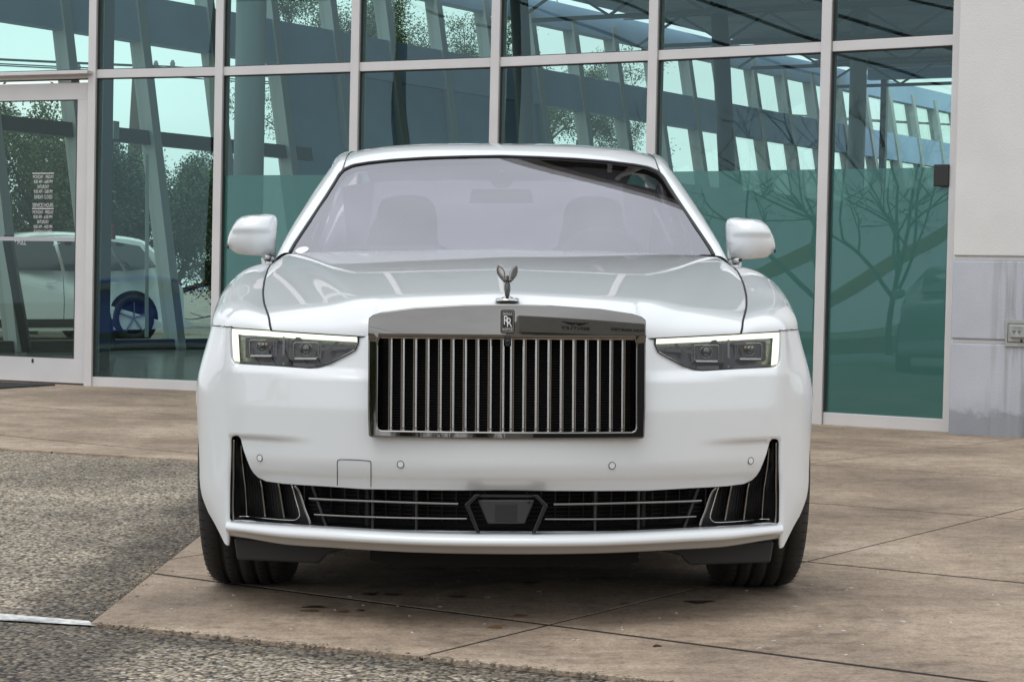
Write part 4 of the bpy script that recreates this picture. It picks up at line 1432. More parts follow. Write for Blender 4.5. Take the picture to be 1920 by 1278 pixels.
# ---- radiator grille -----------------------------------------------------------
gr = empty('grille'); gr.parent = car
GX = G_OUT[2][0]
def gy(x): return 0.30 * np.asarray(x, float) ** 2
z_in_t, z_in_b = nose_px(952, 633)[1], nose_px(952, 811.5)[1]
x_in = GX - 0.0185
def zt(x):                        # top edge of the surround
    gx = np.array([0] + [p[0] for p in G_OUT[:3:-1]]); gz = np.array([gt[1]] + [p[1] for p in G_OUT[:3:-1]])
    return gx, gz
gx_, gz_ = zt(0)
gx_ = np.array([0, 0.12, 0.25, 0.33, 0.36, 0.370, GX - 0.0005])
gz_ = np.array([gt[1]] + [np.interp(x, [p[0] for p in G_OUT[:3:-1]], [p[1] for p in G_OUT[:3:-1]]) for x in gx_[1:-1]] + [G_OUT[4][1]])
outl = [(0.0, gb[1]), (GX - 0.006, gb[1] + 0.001), (GX - 0.003, gb[1] + 0.004), (GX, 0.62), (GX, 0.78), (GX, G_OUT[4][1])] + [(p[0], p[1]) for p in G_OUT[5:]] + [(0.0, gt[1])]
outl = outl + mir(outl)[1:-1]
r = 0.014
inn = [(0.0, z_in_b), (x_in - r, z_in_b), (x_in - r * 0.3, z_in_b + r * 0.3), (x_in, z_in_b + r), (x_in, z_in_t - r), (x_in - r * 0.3, z_in_t - r * 0.3), (x_in - r, z_in_t), (0.0, z_in_t)]
inn = inn + mir(inn)[1:-1]
def gsurf(x, z):
    x, z = np.asarray(x, float), np.asarray(z, float)
    lean = 0.05 * (z - 0.55)
    up_ = np.clip(z - (z_in_t + 0.004), 0, 1)
    back = 0.03 * up_ + 0.5 * up_ ** 2 - 0.008 * ss(-0.004, 0.006, z - z_in_t)     # header bar leans back in a gentle crown
    return np.stack([x, gy(x) - 0.012 + lean + back, z], -1)
plate('grille_surround', outl, [inn], gsurf, 0.012, 'header_chrome', gr, flange=0.05, radius=0.005)
o3 = densify(outl, 0.01)
MB().tube([tuple(p + np.array([0, 0.004, 0])) for p in gsurf(o3[:, 0] * 1.004, o3[:, 1] + 0.0016 * np.sign(o3[:, 1] - 0.7))], 0.0024, 6, closed=True).build('grille_gap', 'seam', gr)
b = MB().tube([(x, float(gy(x)) - 0.004 + 0.05 * (z - 0.55), z) for x, z in densify(inn, 0.02)], 0.0045, 8, closed=True)
b.build('grille_rim', 'chrome', gr)
z0, z1 = z_in_b - 0.004, z_in_t + 0.006
for s in (-1, 1):
    for i in range(10):
        x = s * (0.0103 + 0.0343 * i)
        y = float(gy(x)) + 0.008
        sec = [(-0.0030, 0.050), (-0.0042, 0.012), (-0.0036, 0.004), (-0.002, 0.0008), (0, 0), (0.002, 0.0008), (0.0036, 0.004), (0.0042, 0.012), (0.0030, 0.050)]
        sk = s * 0.10
        A = []
        for z in np.linspace(z0, z1, 8):
            A.append([(x + a + sk * c, y + c + 0.05 * (z - 0.55), z) for a, c in sec])
        b = MB().grid(A, True)
        v = b.build('grille_vane', 'vane_steel', gr)
        # darker flank of the vane and its foot clip
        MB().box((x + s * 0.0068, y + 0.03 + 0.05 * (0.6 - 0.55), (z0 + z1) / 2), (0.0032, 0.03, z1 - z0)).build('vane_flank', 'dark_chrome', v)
        MB().box((x, y + 0.012 - 0.003, z_in_b + 0.010), (0.0105, 0.03, 0.0022)).build('vane_clip', 'satin_black', v)
A = [[(x, float(gy(x)) + 0.085, z) for z in np.linspace(z_in_b - 0.03, z_in_t + 0.03, 4)] for x in np.linspace(-0.38, 0.38, 20)]
surf('grille_back', A, 'liner', gr)
b = MB()
for z in np.arange(z_in_b, z_in_t, 0.0075):
    b.tube([(x, float(gy(x)) + 0.078, z) for x in np.linspace(-0.37, 0.37, 12)], 0.0012, 4, caps=False)
b.build('radiator_fins', 'plastic_black', gr)
# forward camera below the badge
fc = MB().prism([(-0.009, z_in_t + 0.006), (0.009, z_in_t + 0.006), (0.009, z_in_t - 0.006), (0.005, z_in_t - 0.022), (-0.005, z_in_t - 0.022), (-0.009, z_in_t - 0.006)], -0.008, 0.03).build('front_camera', 'satin_black', gr, bevel=0.002)
MB().lathe([(-0.012, 0.0005), (-0.0115, 0.004), (-0.009, 0.0055), (0, 0.0055)], (0, 0, z_in_t - 0.009), 16, 'y').build('camera_lens', 'gloss_black', fc)

# ---- badge on the grille header
bz0, bz1 = nose_px(952, 624)[1], nose_px(952, 580)[1]
bh, bw, bzc = (bz1 - bz0), 0.0385, (bz0 + bz1) / 2
bd = empty('grille_badge'); bd.parent = car
def badge_y(z): return float(gsurf(np.array([0.0]), np.array([z]))[0, 1])
bya, byb = badge_y(bz0 + 0.004), badge_y(bz1 - 0.004)
def rrect(w, h, r, n=5):
    P = []
    for cx, cz, a in ((w / 2 - r, h / 2 - r, 0), (-w / 2 + r, h / 2 - r, 90), (-w / 2 + r, -h / 2 + r, 180), (w / 2 - r, -h / 2 + r, 270)):
        P += [(cx + r * math.cos(R(a + 90 * k / n)), cz + r * math.sin(R(a + 90 * k / n))) for k in range(n + 1)]
    return P
def badge_part(V, F, name, m_, y, smooth=False):
    """(x, z, depth) triples laid on the leaning badge plane"""
    W_ = [(vx, min(bya, byb) + y - vd, bzc + vz) for vx, vz, vd in V]
    return mesh_obj(name, W_, F, m_, bd, smooth=smooth)
def ring2d(o, i):
    n = len(o)
    return [(x, z, 0.001) for x, z in o] + [(x, z, 0.001) for x, z in i], [(k, (k + 1) % n, n + (k + 1) % n, n + k) for k in range(n)]
bb = MB().prism([(x, bzc + z) for x, z in rrect(bw, bh, 0.006)], min(bya, byb) - 0.004, max(bya, byb) + 0.01).build('badge_plate', 'gloss_black', bd, bevel=0.001)
MB().prism([(x, bzc + z) for x, z in rrect(bw - 0.009, bh - 0.009, 0.001)], min(bya, byb) - 0.0052, min(bya, byb)).build('badge_field', 'badge_back', bd)
yb_ = -0.0062
V, F = ring2d(rrect(bw - 0.0065, bh - 0.0065, 0.0025), rrect(bw - 0.0093, bh - 0.0093, 0.0012))
badge_part(V, F, 'badge_rim', 'bright_chrome', yb_ + 0.0005)
for zz in (0.0175, -0.0175):
    badge_part([(-bw / 2 + .0045, zz - .0005, 0), (bw / 2 - .0045, zz - .0005, 0), (bw / 2 - .0045, zz + .0005, 0), (-bw / 2 + .0045, zz + .0005, 0)], [(0, 1, 2, 3)], 'badge_rule', 'bright_chrome', yb_ + 0.0004)
for body, size, cx, cz, xs in (('ROLLS', 0.0085, 0, 0.0215, 0.98), ('ROYCE', 0.0085, 0, -0.0218, 0.98), ('R', 0.036, -0.0042, 0.0025, 0.72), ('R', 0.036, 0.0042, -0.0035, 0.72)):
    V, F = text_mesh(body, size, 0.0004, xs)
    badge_part([(a + cx, c + cz, d) for a, c, d in V], F, 'badge_letters', 'white_print', yb_ if size < .02 else yb_ - (0.0004 if cx > 0 else 0))

# ---- mascot -----------------------------------------------------------------------
ms = empty('bonnet_mascot'); ms.parent = car
my = 0.105
mz = float(hood_z(0.0, my)) - 0.011
V, F = [], []
b = MB()
prof_b = [(0.0, 0.0), (0.037, 0.0), (0.0385, 0.003), (0.036, 0.007), (0.030, 0.010), (0.024, 0.0085), (0.020, 0.0085), (0.016, 0.012), (0.008, 0.017), (0.0, 0.018)]
for j in range(36):
    q = 2 * math.pi * j / 36
    for r_, h_ in prof_b: V.append((r_ * math.cos(q) * 0.98, my + r_ * math.sin(q) * 1.15, mz + h_))
k = len(prof_b)
F = [(j * k + i, j * k + i + 1, ((j + 1) % 36) * k + i + 1, ((j + 1) % 36) * k + i) for j in range(36) for i in range(k - 1)]
mesh_obj('mascot_base', V, F, 'chrome', ms)
b = MB()
fig = [(0, my + 0.018, mz + 0.012), (0, my + 0.012, mz + 0.022), (0, my + 0.006, mz + 0.034), (0, my, mz + 0.046), (0, my - 0.006, mz + 0.057), (0, my - 0.012, mz + 0.066), (0, my - 0.018, mz + 0.073), (0, my - 0.022, mz + 0.078)]
b.tube(fig, [0.0065, 0.0055, 0.0068, 0.0075, 0.0062, 0.0085, 0.0062, 0.003], 12)
b.ball((0, my - 0.027, mz + 0.083), (0.0048, 0.0055, 0.0062), 12, 8)
for s in (-1, 1):          # arms carrying the robe and the folds of the robe
    b.tube([(s * 0.006, my - 0.012, mz + 0.069), (s * 0.012, my - 0.004, mz + 0.073), (s * 0.016, my + 0.006, mz + 0.082)], [0.0035, 0.0032, 0.0025], 8)
    b.tube([(s * 0.004, my + 0.014, mz + 0.018), (s * 0.0065, my + 0.006, mz + 0.040), (s * 0.006, my - 0.006, mz + 0.062)], [0.0028, 0.0032, 0.0026], 6)
b.build('figure', 'mascot_metal', ms)
for s in (-1, 1):
    ax = np.array([s * 0.008, my - 0.008, mz + 0.066]); tip = np.array([s * 0.0275, my + 0.030, mz + 0.122])
    d = tip - ax; L = np.linalg.norm(d); d /= L
    side = np.array([s * 0.86, 0.05, -0.40]); side -= d * (side @ d); side /= np.linalg.norm(side)
    nrm = np.cross(d, side)
    A = []
    for a in np.linspace(0, 1, 14):
        wdt = 0.0128 * math.sin(math.pi * min(1, a * 0.92 + 0.07)) ** 0.75 * (0.55 + 0.6 * a) + 0.001
        ring = []
        for q in np.linspace(0, 2 * math.pi, 16, endpoint=False):
            rip = 1 + 0.10 * math.cos(6 * q + 9 * a)
            ring.append(tuple(ax + d * L * a + side * wdt * math.cos(q) + nrm * (0.0030 * rip) * math.sin(q) + nrm * 0.004 * math.sin(3 * a)))
        A.append(ring + [ring[0]])
    MB().grid(A, True).build('wing', 'mascot_metal', ms)

for o in ms.children:
    for v_ in o.data.vertices:
        v_.co = Vector((v_.co.x * 0.92, my + (v_.co.y - my) * 0.9, mz + (v_.co.z - mz) * 0.80))
# ---- headlamps ---------------------------------------------------------------------
def lamp_skin(off):
    return lambda t, z: nose(t, z) * 1.0 + np.array([0, off, 0])
def base_nose(t, z, off):
    """smooth lamp face (the nose without its shelf)"""
    t, z = np.asarray(t, float), np.asarray(z, float)
    x, y = plan(t)
    return np.stack([x, y + np.interp(z, _zn, _zy) * (1 - ss(0.75, 0.80, np.abs(t)) * 0.5) + off, z], -1)
def LP(L): return NP(L)
DRL = LP([(432, 615), (500, 619), (580, 624), (667.5, 629.6), (667.5, 637.2), (580, 632.2), (500, 627.4), (441, 624), (440.6, 650), (440.8, 677), (438, 676.5), (434, 672.5), (432.5, 665), (432, 640)])
HI = [(x, z) for x, z in HEAD]
hc = np.mean(HI, 0)
for s in (-1, 1):
    hd = empty('headlight'); hd.parent = car
    sg = lambda L: [(s * a, c) for a, c in L][::s]
    plate('lamp_housing', sg(HI), [], lambda t, z: base_nose(t, z, 0.075), 0.02, 'lamp_house', hd)
    # black surround: rim that returns from the skin to the housing
    n = len(HI)
    H2 = densify(HI, 0.012)
    fr = []
    for k, o in ((1.012, 0.012), (1.0, 0.006), (0.985, 0.007), (0.972, 0.014), (0.97, 0.08)):
        q = hc + (H2 - hc) * np.array([k if k > .99 else 1 - (1 - k) * 0.55, 1 + (k - 1) * 2.2])
        fr.append(base_nose(s * q[:, 0], q[:, 1], o + 0.012))
    fr = np.array(fr)
    fr = np.concatenate([fr, fr[:, :1]], 1)
    surf('lamp_bezel', fr, 'gloss_black', hd)
    plate('light_strip', sg(DRL), [], lambda t, z: base_nose(t, z, 0.030), 0.02, 'drl', hd, flange=0.02, radius=0.001)
    # two projector modules in stepped bays
    for (u, v, rad_) in ((489, 652, 0.0145), (572, 657, 0.0155)):
        t, z = nose_px(u, v)
        p = base_nose(np.array([s * t]), np.array([z]), 0.048)[0]
        md = empty('projector'); md.parent = hd
        bay = [(p[0] + a, p[2] + c) for a, c in rrect(0.098, 0.060, 0.006)]
        MB().prism(bay, p[1] + 0.012, p[1] + 0.03).build('bay', 'alloy_dark', md, bevel=0.002)
        fr2 = [(p[0] + a, p[1] + 0.006, p[2] + c) for a, c in rrect(0.070, 0.044, 0.006)]
        MB().tube(fr2, 0.0016, 6, closed=True).build('bay_frame', 'alloy', md)
        b = MB()
        b.lathe([(-0.014, 0.0002), (-0.012, rad_ * 0.45), (-0.006, rad_ * 0.85), (0.002, rad_), (0.02, rad_)], (p[0], p[1] + 0.008, p[2] + 0.003), 24, 'y')
        b.build('lens', 'dark_lens', md)
        b = MB().lathe([(0.0, rad_ * 1.0), (-0.002, rad_ * 1.08), (0.0, rad_ * 1.16), (0.02, rad_ * 1.16)], (p[0], p[1] + 0.008, p[2] + 0.003), 24, 'y')
        b.build('lens_ring', 'alloy', md)
        MB().box((p[0], p[1] - 0.004, p[2] - 0.0245), (0.062, 0.02, 0.0042)).build('trim_blade', 'bright_chrome', md, bevel=0.001)
        b = MB()
        for k in range(9): b.box((p[0] - s * 0.042, p[1] - 0.001, p[2] - 0.02 + 0.0048 * k), (0.0045, 0.01, 0.002))
        b.build('cooling_ribs', 'alloy', md)
        if u < 500:
            for k, (dx, m_) in enumerate(((0.014, 'amber'), (0.005, 'alloy'), (-0.006, 'alloy'))):
                MB().lathe([(-0.004, 0.0002), (-0.003, 0.003), (0, 0.0042), (0.01, 0.0042)], (p[0] - s * dx, p[1] - 0.006, p[2] + 0.009), 12, 'y').build('reflector', m_, md)
    # slanting divider blade between the bays
    a = base_nose(np.array([s * nose_px(562, 633)[0]]), np.array([nose_px(562, 633)[1]]), 0.04)[0]
    c = base_nose(np.array([s * nose_px(524, 686)[0]]), np.array([nose_px(524, 686)[1]]), 0.04)[0]
    MB().bar(a, c, 0.02, 0.004, up=(0, 1, 0)).build('divider', 'alloy_dark', hd)
    a = base_nose(np.array([s * nose_px(531, 630)[0]]), np.array([nose_px(531, 630)[1]]), 0.05)[0]
    c = base_nose(np.array([s * nose_px(530, 686)[0]]), np.array([nose_px(530, 686)[1]]), 0.05)[0]
    MB().bar(a, c, 0.006, 0.02, up=(0, 1, 0)).build('divider', 'alloy_dark', hd)
    for (u0, v0, u1, v1) in ((448, 681, 520, 684), (548, 684, 590, 686), (450, 634, 520, 638), (600, 655, 650, 652), (610, 664, 632, 642)):
        a = base_nose(np.array([s * nose_px(u0, v0)[0]]), np.array([nose_px(u0, v0)[1]]), 0.055)[0]
        c = base_nose(np.array([s * nose_px(u1, v1)[0]]), np.array([nose_px(u1, v1)[1]]), 0.055)[0]
        MB().bar(a, c, 0.01, 0.002, up=(0, 1, 0)).build('reflector_step', 'alloy_dark', hd)
    plate('lamp_cover', sg([tuple(hc + (np.array(p) - hc) * np.array([0.992, 0.98])) for p in HI]), [], lambda t, z: base_nose(t, z, 0.021), 0.02, 'lamp_glass', hd)

# ---- windscreen ---------------------------------------------------------------------
WS_Y0, WS_Z0, WS_K, WS_C = 1.62, 1.072, 2.42, 0.38
def ws(x, z):
    x, z = np.asarray(x, float), np.asarray(z, float)
    y = WS_Y0 + WS_K * (z - WS_Z0) + WS_C * x * x * (1 - 0.35 * np.clip((z - 1.07) / 0.4, 0, 1)) - 0.10 * np.sin(np.clip((z - 1.06) / 0.42, 0, 1) * math.pi) * 0.3
    return np.stack([x, y, z], -1)
def ws_px(u, v):
    y = 2.0
    for _ in range(60):
        x, z = carpx(u, v, y)
        y = 0.3 * float(ws(x, z)[1]) + 0.7 * y
    return x, z
GL = [(543, 474.5), (551, 460), (579, 418), (612, 368), (627, 344), (636, 328.5), (645, 319), (662, 311.2), (690, 306.5), (737, 301.5), (800, 297.5), (868, 295.3), (943, 294.2)]
GE = [ws_px(*p) for p in GL]
GE[-1] = (0.0, GE[-1][1])
glass_half = GE[::-1] + [(GE[0][0], GE[0][1] - 0.012), (0.4, 1.03), (0.0, 1.03)]
wsc = plate('windscreen', glass_half + mir(glass_half)[1:-1], [], ws, 0.04, 'windshield_glass', car, sy=0.02)
# black printed border, on the inside of the glass
FR = [(582, 474), (583, 455), (586, 437), (600, 410), (640, 340), (650, 330), (668, 322), (740, 313), (800, 309.5), (868, 307.5), (943, 306.5)]
FE = [ws_px(*p) for p in FR]
FE[-1] = (0.0, FE[-1][1])
def ws_in(x, z): return ws(x, z) + np.array([0, 0.006, -0.002])
GEd = [(0.0, GE[-1][1])]
outer_f = [GE[0]] + GE[1:]
full = GE + [(-a, c) for a, c in GE[::-1][1:]]
inn_f = FE + [(-a, c) for a, c in FE[::-1][1:]]
poly = full + inn_f[::-1]
plate('windscreen_border', poly, [], ws_in, 0.03, 'frit', wsc, sy=0.02)
# sensor housing and camera behind the mirror
SH = [ws_px(*p) for p in [(800, 308), (815, 322), (830, 330), (880, 336), (920, 337), (924, 345), (930, 350), (943, 351)]]
SH = [(x, z) for x, z in SH]; SH[-1] = (0, SH[-1][1])
sh = SH + [(0, FE[-1][1] + .004)]
sh = [(0, FE[-1][1] + .004)] + SH
plate('sensor_panel', sh + mir(sh)[1:-1], [], lambda x, z: ws(x, z) + np.array([0, 0.012, -0.004]), 0.03, 'dash', wsc, sy=0.02)
x_, z_ = ws_px(943, 315); x2, z2 = ws_px(943, 323)
tri = [(-0.014, z2), (0.014, z2), (0.006, z_), (-0.006, z_)]
plate('camera_window', tri, [], lambda x, z: ws(x, z) + np.array([0, 0.008, -0.003]), 0.02, 'leather', wsc, sy=0.01)
# rubber seal round the glass
sealpts = [tuple(ws(np.array([x]), np.array([z]))[0] + np.array([0, 0.002, 0.003])) for x, z in full]
MB().tube([tuple(p) for p in resample(np.array(sealpts), 160)], 0.006, 6).build('windscreen_seal', 'satin_black', wsc)
# stickers
def sticker(uvs, m_, name, off=-0.002, flipx=1):
    P = [ws_px(*p) for p in uvs]
    return plate(name, [(flipx * a, c) for a, c in P][::flipx], [], lambda x, z: ws(x, z) + np.array([0, off, 0.001]), 0.02, m_, wsc, sy=0.01)
el = [(566.5 + 12.5 * math.cos(a) + 1.5 * math.sin(a), 469 - 6 * math.sin(a) - 1.5 * math.cos(a)) for a in np.linspace(0, 2 * math.pi, 18, endpoint=False)]
sticker(el, 'white_print', 'oval_sticker', flipx=-1)
def ws_r(u, v):            # right half of the photograph
    y = 2.0
    for _ in range(60):
        d = carpx_signed(u, v, y)
        y = 0.3 * float(ws(d[0], d[1])[1]) + 0.7 * y
    return d
def carpx_signed(u, v, yl):
    x, z = carpx(u, v, yl)
    return (x if u > 945 else -x), z
P = [ws_r(*p) for p in [(1254, 435), (1284, 437), (1287, 460), (1261, 458)]]
stk = plate('inspection_sticker', P, [], lambda x, z: ws(x, z) + np.array([0, 0.004, -0.001]), 0.02, 'white_print', wsc, sy=0.01)
for q in ([(1256, 437), (1267, 438), (1269, 446), (1259, 446)], [(1270, 440), (1282, 440.5), (1282.4, 442.5), (1270.5, 442)], [(1271, 445), (1283, 445.5), (1283.4, 447.5), (1271.5, 447)], [(1262, 450), (1284, 451.5), (1284.4, 453.5), (1262.5, 452)], [(1263, 454.5), (1280, 455.6), (1280.4, 457.2), (1263.5, 456.4)]):
    P = [ws_r(*p) for p in q]
    plate('sticker_print', P, [], lambda x, z: ws(x, z) + np.array([0, 0.0015, -0.001]), 0.02, 'sticker_green', stk, sy=0.01)

# ---- roof, pillars ---------------------------------------------------------------------
_yr = [2.50, 2.60, 2.75, 2.95, 3.2, 3.5, 3.9, 4.3]
_zr = [1.445, 1.488, 1.532, 1.560, 1.571, 1.567, 1.545, 1.49]
def roof_c(y): return np.interp(y, np.linspace(2.5, 4.3, 91), _zrs)
_zrs = np.interp(np.linspace(2.5, 4.3, 91), _yr, _zr)
_zrs = np.convolve(np.pad(_zrs, 8, 'reflect', reflect_type='odd'), np.ones(17) / 17, 'valid')
XE = 0.775
def roof_z(x, y):
    a = np.clip(np.abs(x) / XE, 0, 1)
    return roof_c(y) - 0.185 * (1 - (1 - a ** 3.0) ** (1 / 3.0))
top_e = [tuple(ws(np.array([x]), np.array([z]))[0]) for x, z in GE[6:]]      # corner -> centre along the glass
q1 = np.array(top_e)
NQr = 40
front = catmull(q1[::-1], NQr)            # centre -> corner
A = []
for w in np.linspace(0, 1, 50):
    row = []
    for j in range(NQr):
        f0 = front[j]
        x = f0[0] + (0.63 * j / (NQr - 1) - f0[0]) * ss(0, 1, w)
        yend = 4.25 - 0.25 * (j / (NQr - 1)) ** 2
        y = f0[1] + 0.004 + (yend - f0[1]) * (0.25 * w + 0.75 * w * w if w < 1 else 1)
        zR = roof_z(x, y)
        d = y - f0[1]
        k = 1 - math.exp(-d / 0.10)
        z = (f0[2] + 0.004 + 0.42 * d) * (1 - ss(0, 0.28, d)) + zR * ss(0, 0.28, d)
        z = min(z, zR + 0.02) if d > 0.1 else z
        row.append((x, y, z))
    A.append(row)
A = np.array(A)
for _ in range(4):
    B = A.copy(); B[1:-1] = (A[:-2] + 2 * A[1:-1] + A[2:]) / 4; A = B
RF = np.concatenate([(A * np.array([-1, 1, 1]))[:, ::-1][:, :-1], A], 1)
surf('roof', RF, 'paint', car)
roof_edge = A[:, -1]
# pillar strip: glass edge -> ridge -> side window edge, carried on along the roof
inner = [tuple(ws(np.array([x]), np.array([z]))[0]) for x, z in GE[:7]]
ridge_px = [((514, 490), 1.82), ((532, 452), 1.96), ((548, 424), 2.08), ((580, 373), 2.32), ((606, 334), 2.54), ((622, 313), 2.68), ((640, 295), 2.82)]
ridge = []
for (u, v), y in ridge_px:
    x, z = carpx(u, v, y); ridge.append((x, y, z))
inner = catmull(inner, 30); ridge = catmull(ridge, 30)
re = resample(roof_edge[8:], 26)
rid2 = [(0.70, p[1] + 0.03, float(roof_z(0.70, min(p[1], 4.2)))) for p in re]
I2 = np.vstack([inner[:-1], re]); R2 = np.vstack([ridge[:-2], np.array(rid2)])
n = min(len(I2), len(R2)); I2 = resample(I2, 70); R2 = resample(smooth_edge(resample(R2, 70), 6), 70)
O2 = R2 + np.array([0.030, 0.05, -0.055])
O2[:, 0] = np.where(np.arange(70) < 38, R2[:, 0] + 0.006, R2[:, 0] + 0.045)
O2 = smooth_edge(O2, 10)
for s in (-1, 1):
    A = []
    for i in range(70):
        P = catmull([I2[i] + np.array([0.003, -0.002, 0.003]), I2[i] * 0.5 + R2[i] * 0.5 + np.array([0.0, -0.016, 0.012]), R2[i], O2[i]], 14)
        A.append(P * np.array([s, 1, 1]))
    surf('roof_pillar', A, 'paint', car)
    MB().tube([tuple(p * np.array([s, 1, 1]) + np.array([s * 0.001, 0.004, 0])) for p in O2[2:60]], 0.007, 6).build('window_trim', 'gloss_black', car)

# ---- flanks behind the front wings: doors, rear wing --------------------------------------
lastE, lastC = W[-1][0], W[-1][-1]
BELT_X, BELT_Z = 0.865, 1.045
def shoulder(y, k0=None):
    E = np.array([0.985, y, 0.66]); C = np.array([BELT_X, y, BELT_Z])
    if y > 4.3:
        f = ss(4.3, 5.45, y)
        E[0] -= 0.10 * f; C[0] -= 0.12 * f; C[2] -= 0.06 * f
    return E, C
def row_of(E, C, p=1.85):
    r_ = []
    for th in np.linspace(0, math.pi / 2, NV):
        a = 1 - math.cos(th) ** (2 / p); c = math.sin(th) ** (2 / p)
        q = E + (C - E) * a
        r_.append((q[0], q[1], E[2] + (C[2] - E[2]) * c))
    return r_
segs = {'front_door': (1.465, 2.70), 'rear_door': (2.705, 3.80), 'rear_wing': (3.805, 5.40)}
RAX = AX_Y + 3.295
for nm, (ya, yb) in segs.items():
    rows = []
    for y in np.linspace(ya, yb, 24):
        E, C = shoulder(y)
        if nm == 'front_door' and y < 2.2:
            k = ss(2.2, 1.465, y); C = C * (1 - k) + (lastC + np.array([0.002, 0.004, 0])) * k
            E[1] = y
        rows.append(row_of(E, C))
    for s in (-1, 1):
        d = surf(nm, np.array(rows) * np.array([s, 1, 1]), 'paint', car)
        ta, tb = t_at_y(ya), t_at_y(yb)
        bot = [(t, 0.185) for t in np.linspace(tb, ta, 8)]
        if nm == 'rear_wing':
            ar = [(t_at_y(RAX + ARCH * math.cos(q)), AX_Z + ARCH * math.sin(q)) for q in np.linspace(-0.45, math.pi + 0.45, 40)]
            poly = [(ta, 0.66), (tb, 0.66), (tb, 0.25)] + ar + [(ta, 0.185)]
        elif nm == 'rear_door':
            poly = [(ta, 0.66), (tb, 0.66), (tb, 0.26)] + [(t_at_y(RAX - 0.46), 0.185), (ta, 0.185)]
        else:
            poly = [(ta, 0.66), (tb, 0.66)] + bot
        def fl2(t, z):
            Q = flank(t, z); y = Q[:, 1]
            Q[:, 0] -= np.sign(t) * 0.10 * ss(4.3, 5.45, y)
            return Q
        plate('lower_skin', [(s * a, c) for a, c in poly][::s], [], fl2, 0.05, 'paint', d, flange=0.02, face=(s, 0, 0))
        if 'door' in nm:
            yh = 2.50 if nm == 'front_door' else 2.95
            MB().tube([(s * 0.975, yh - 0.13, 0.80), (s * 1.0, yh - 0.09, 0.803), (s * 1.002, yh + 0.09, 0.803), (s * 0.975, yh + 0.13, 0.80)], 0.012, 8).build('door_handle', 'chrome', d)
# side glass
for s in (-1, 1):
    A = []
    for y in np.linspace(1.75, 4.35, 40):
        zb, xb = 1.04, 0.868
        j = np.argmin(abs(O2[:, 1] - y)); xt, ztp = O2[j][0] - 0.004, O2[j][2]
        if y > 3.7: ztp = ztp - (ztp - 1.05) * ss(3.7, 4.45, y)
        A.append([(s * (xb + (xt - xb) * k), y, zb + (ztp - zb) * k) for k in np.linspace(0, 1, 6)])
    surf('side_glass', A, 'dark_glass', car)
    MB().bar((s * 0.815, 2.95, 1.04), (s * 0.70, 2.99, 1.40), 0.07, 0.02, up=(1, 0, 0)).build('door_pillar', 'gloss_black', car)
    MB().tube([(s * 0.872, y, 1.048) for y in np.linspace(1.78, 4.4, 12)], 0.008, 6).build('belt_trim', 'chrome', car)
# rear window, rear quarter, boot
A = [[(x * (0.60 + 0.08 * k), 4.20 + 0.62 * k - 0.12 * x * x, 1.505 - 0.40 * k - 0.05 * x * x) for x in np.linspace(-1, 1, 20)] for k in np.linspace(0, 1, 12)]
surf('rear_window', A, 'rear_glass', car)
for s in (-1, 1):
    A = [[(s * (0.60 + 0.08 * k + (0.17 + 0.02 * k) * q), 4.08 + 0.62 * k - 0.25 * q * (1 - k), 1.455 - 0.40 * k - 0.05 * q) for q in np.linspace(0, 1, 8)] for k in np.linspace(0, 1, 12)]
    surf('rear_pillar', A, 'paint', car)
A = []
for w in np.linspace(0, 1, 24):
    y = 4.55 + 0.95 * w
    A.append([(x * (0.80 - 0.02 * w), y - 0.10 * x * x * w, 1.06 - 0.075 * w - 0.03 * x * x) for x in np.linspace(-1, 1, 24)])
surf('boot_lid', A, 'paint', car)
A = []
for k in np.linspace(0, 1, 20):
    z = 0.985 - 0.77 * k
    yb = 5.50 + 0.05 * math.sin(k * 3) - 0.10 * ss(0.8, 1, k)
    A.append([(x * (0.80 + 0.085 * ss(0, 0.4, k)), yb - 0.10 * x * x - 0.12 * abs(x) ** 8, z) for x in np.linspace(-1, 1, 40)])
surf('rear_bumper', A, 'paint', car)
for s in (-1, 1):
    MB().prism([(s * a, c) for a, c in ((0.60, 0.76), (0.78, 0.76), (0.79, 0.93), (0.62, 0.93))][::s], 5.36, 5.5).build('tail_light', 'red_lens', car, bevel=0.01)

# ---- cowl, wipers ---------------------------------------------------------------------------
A = [[(x, float(cowl_y(x)) - 0.02 + 0.16 * k, float(hood_z(x, cowl_y(x))) - 0.012 - 0.02 * k) for x in np.linspace(-0.72, 0.72, 40)] for k in (0, 1)]
surf('cowl', A, 'satin_black', car)

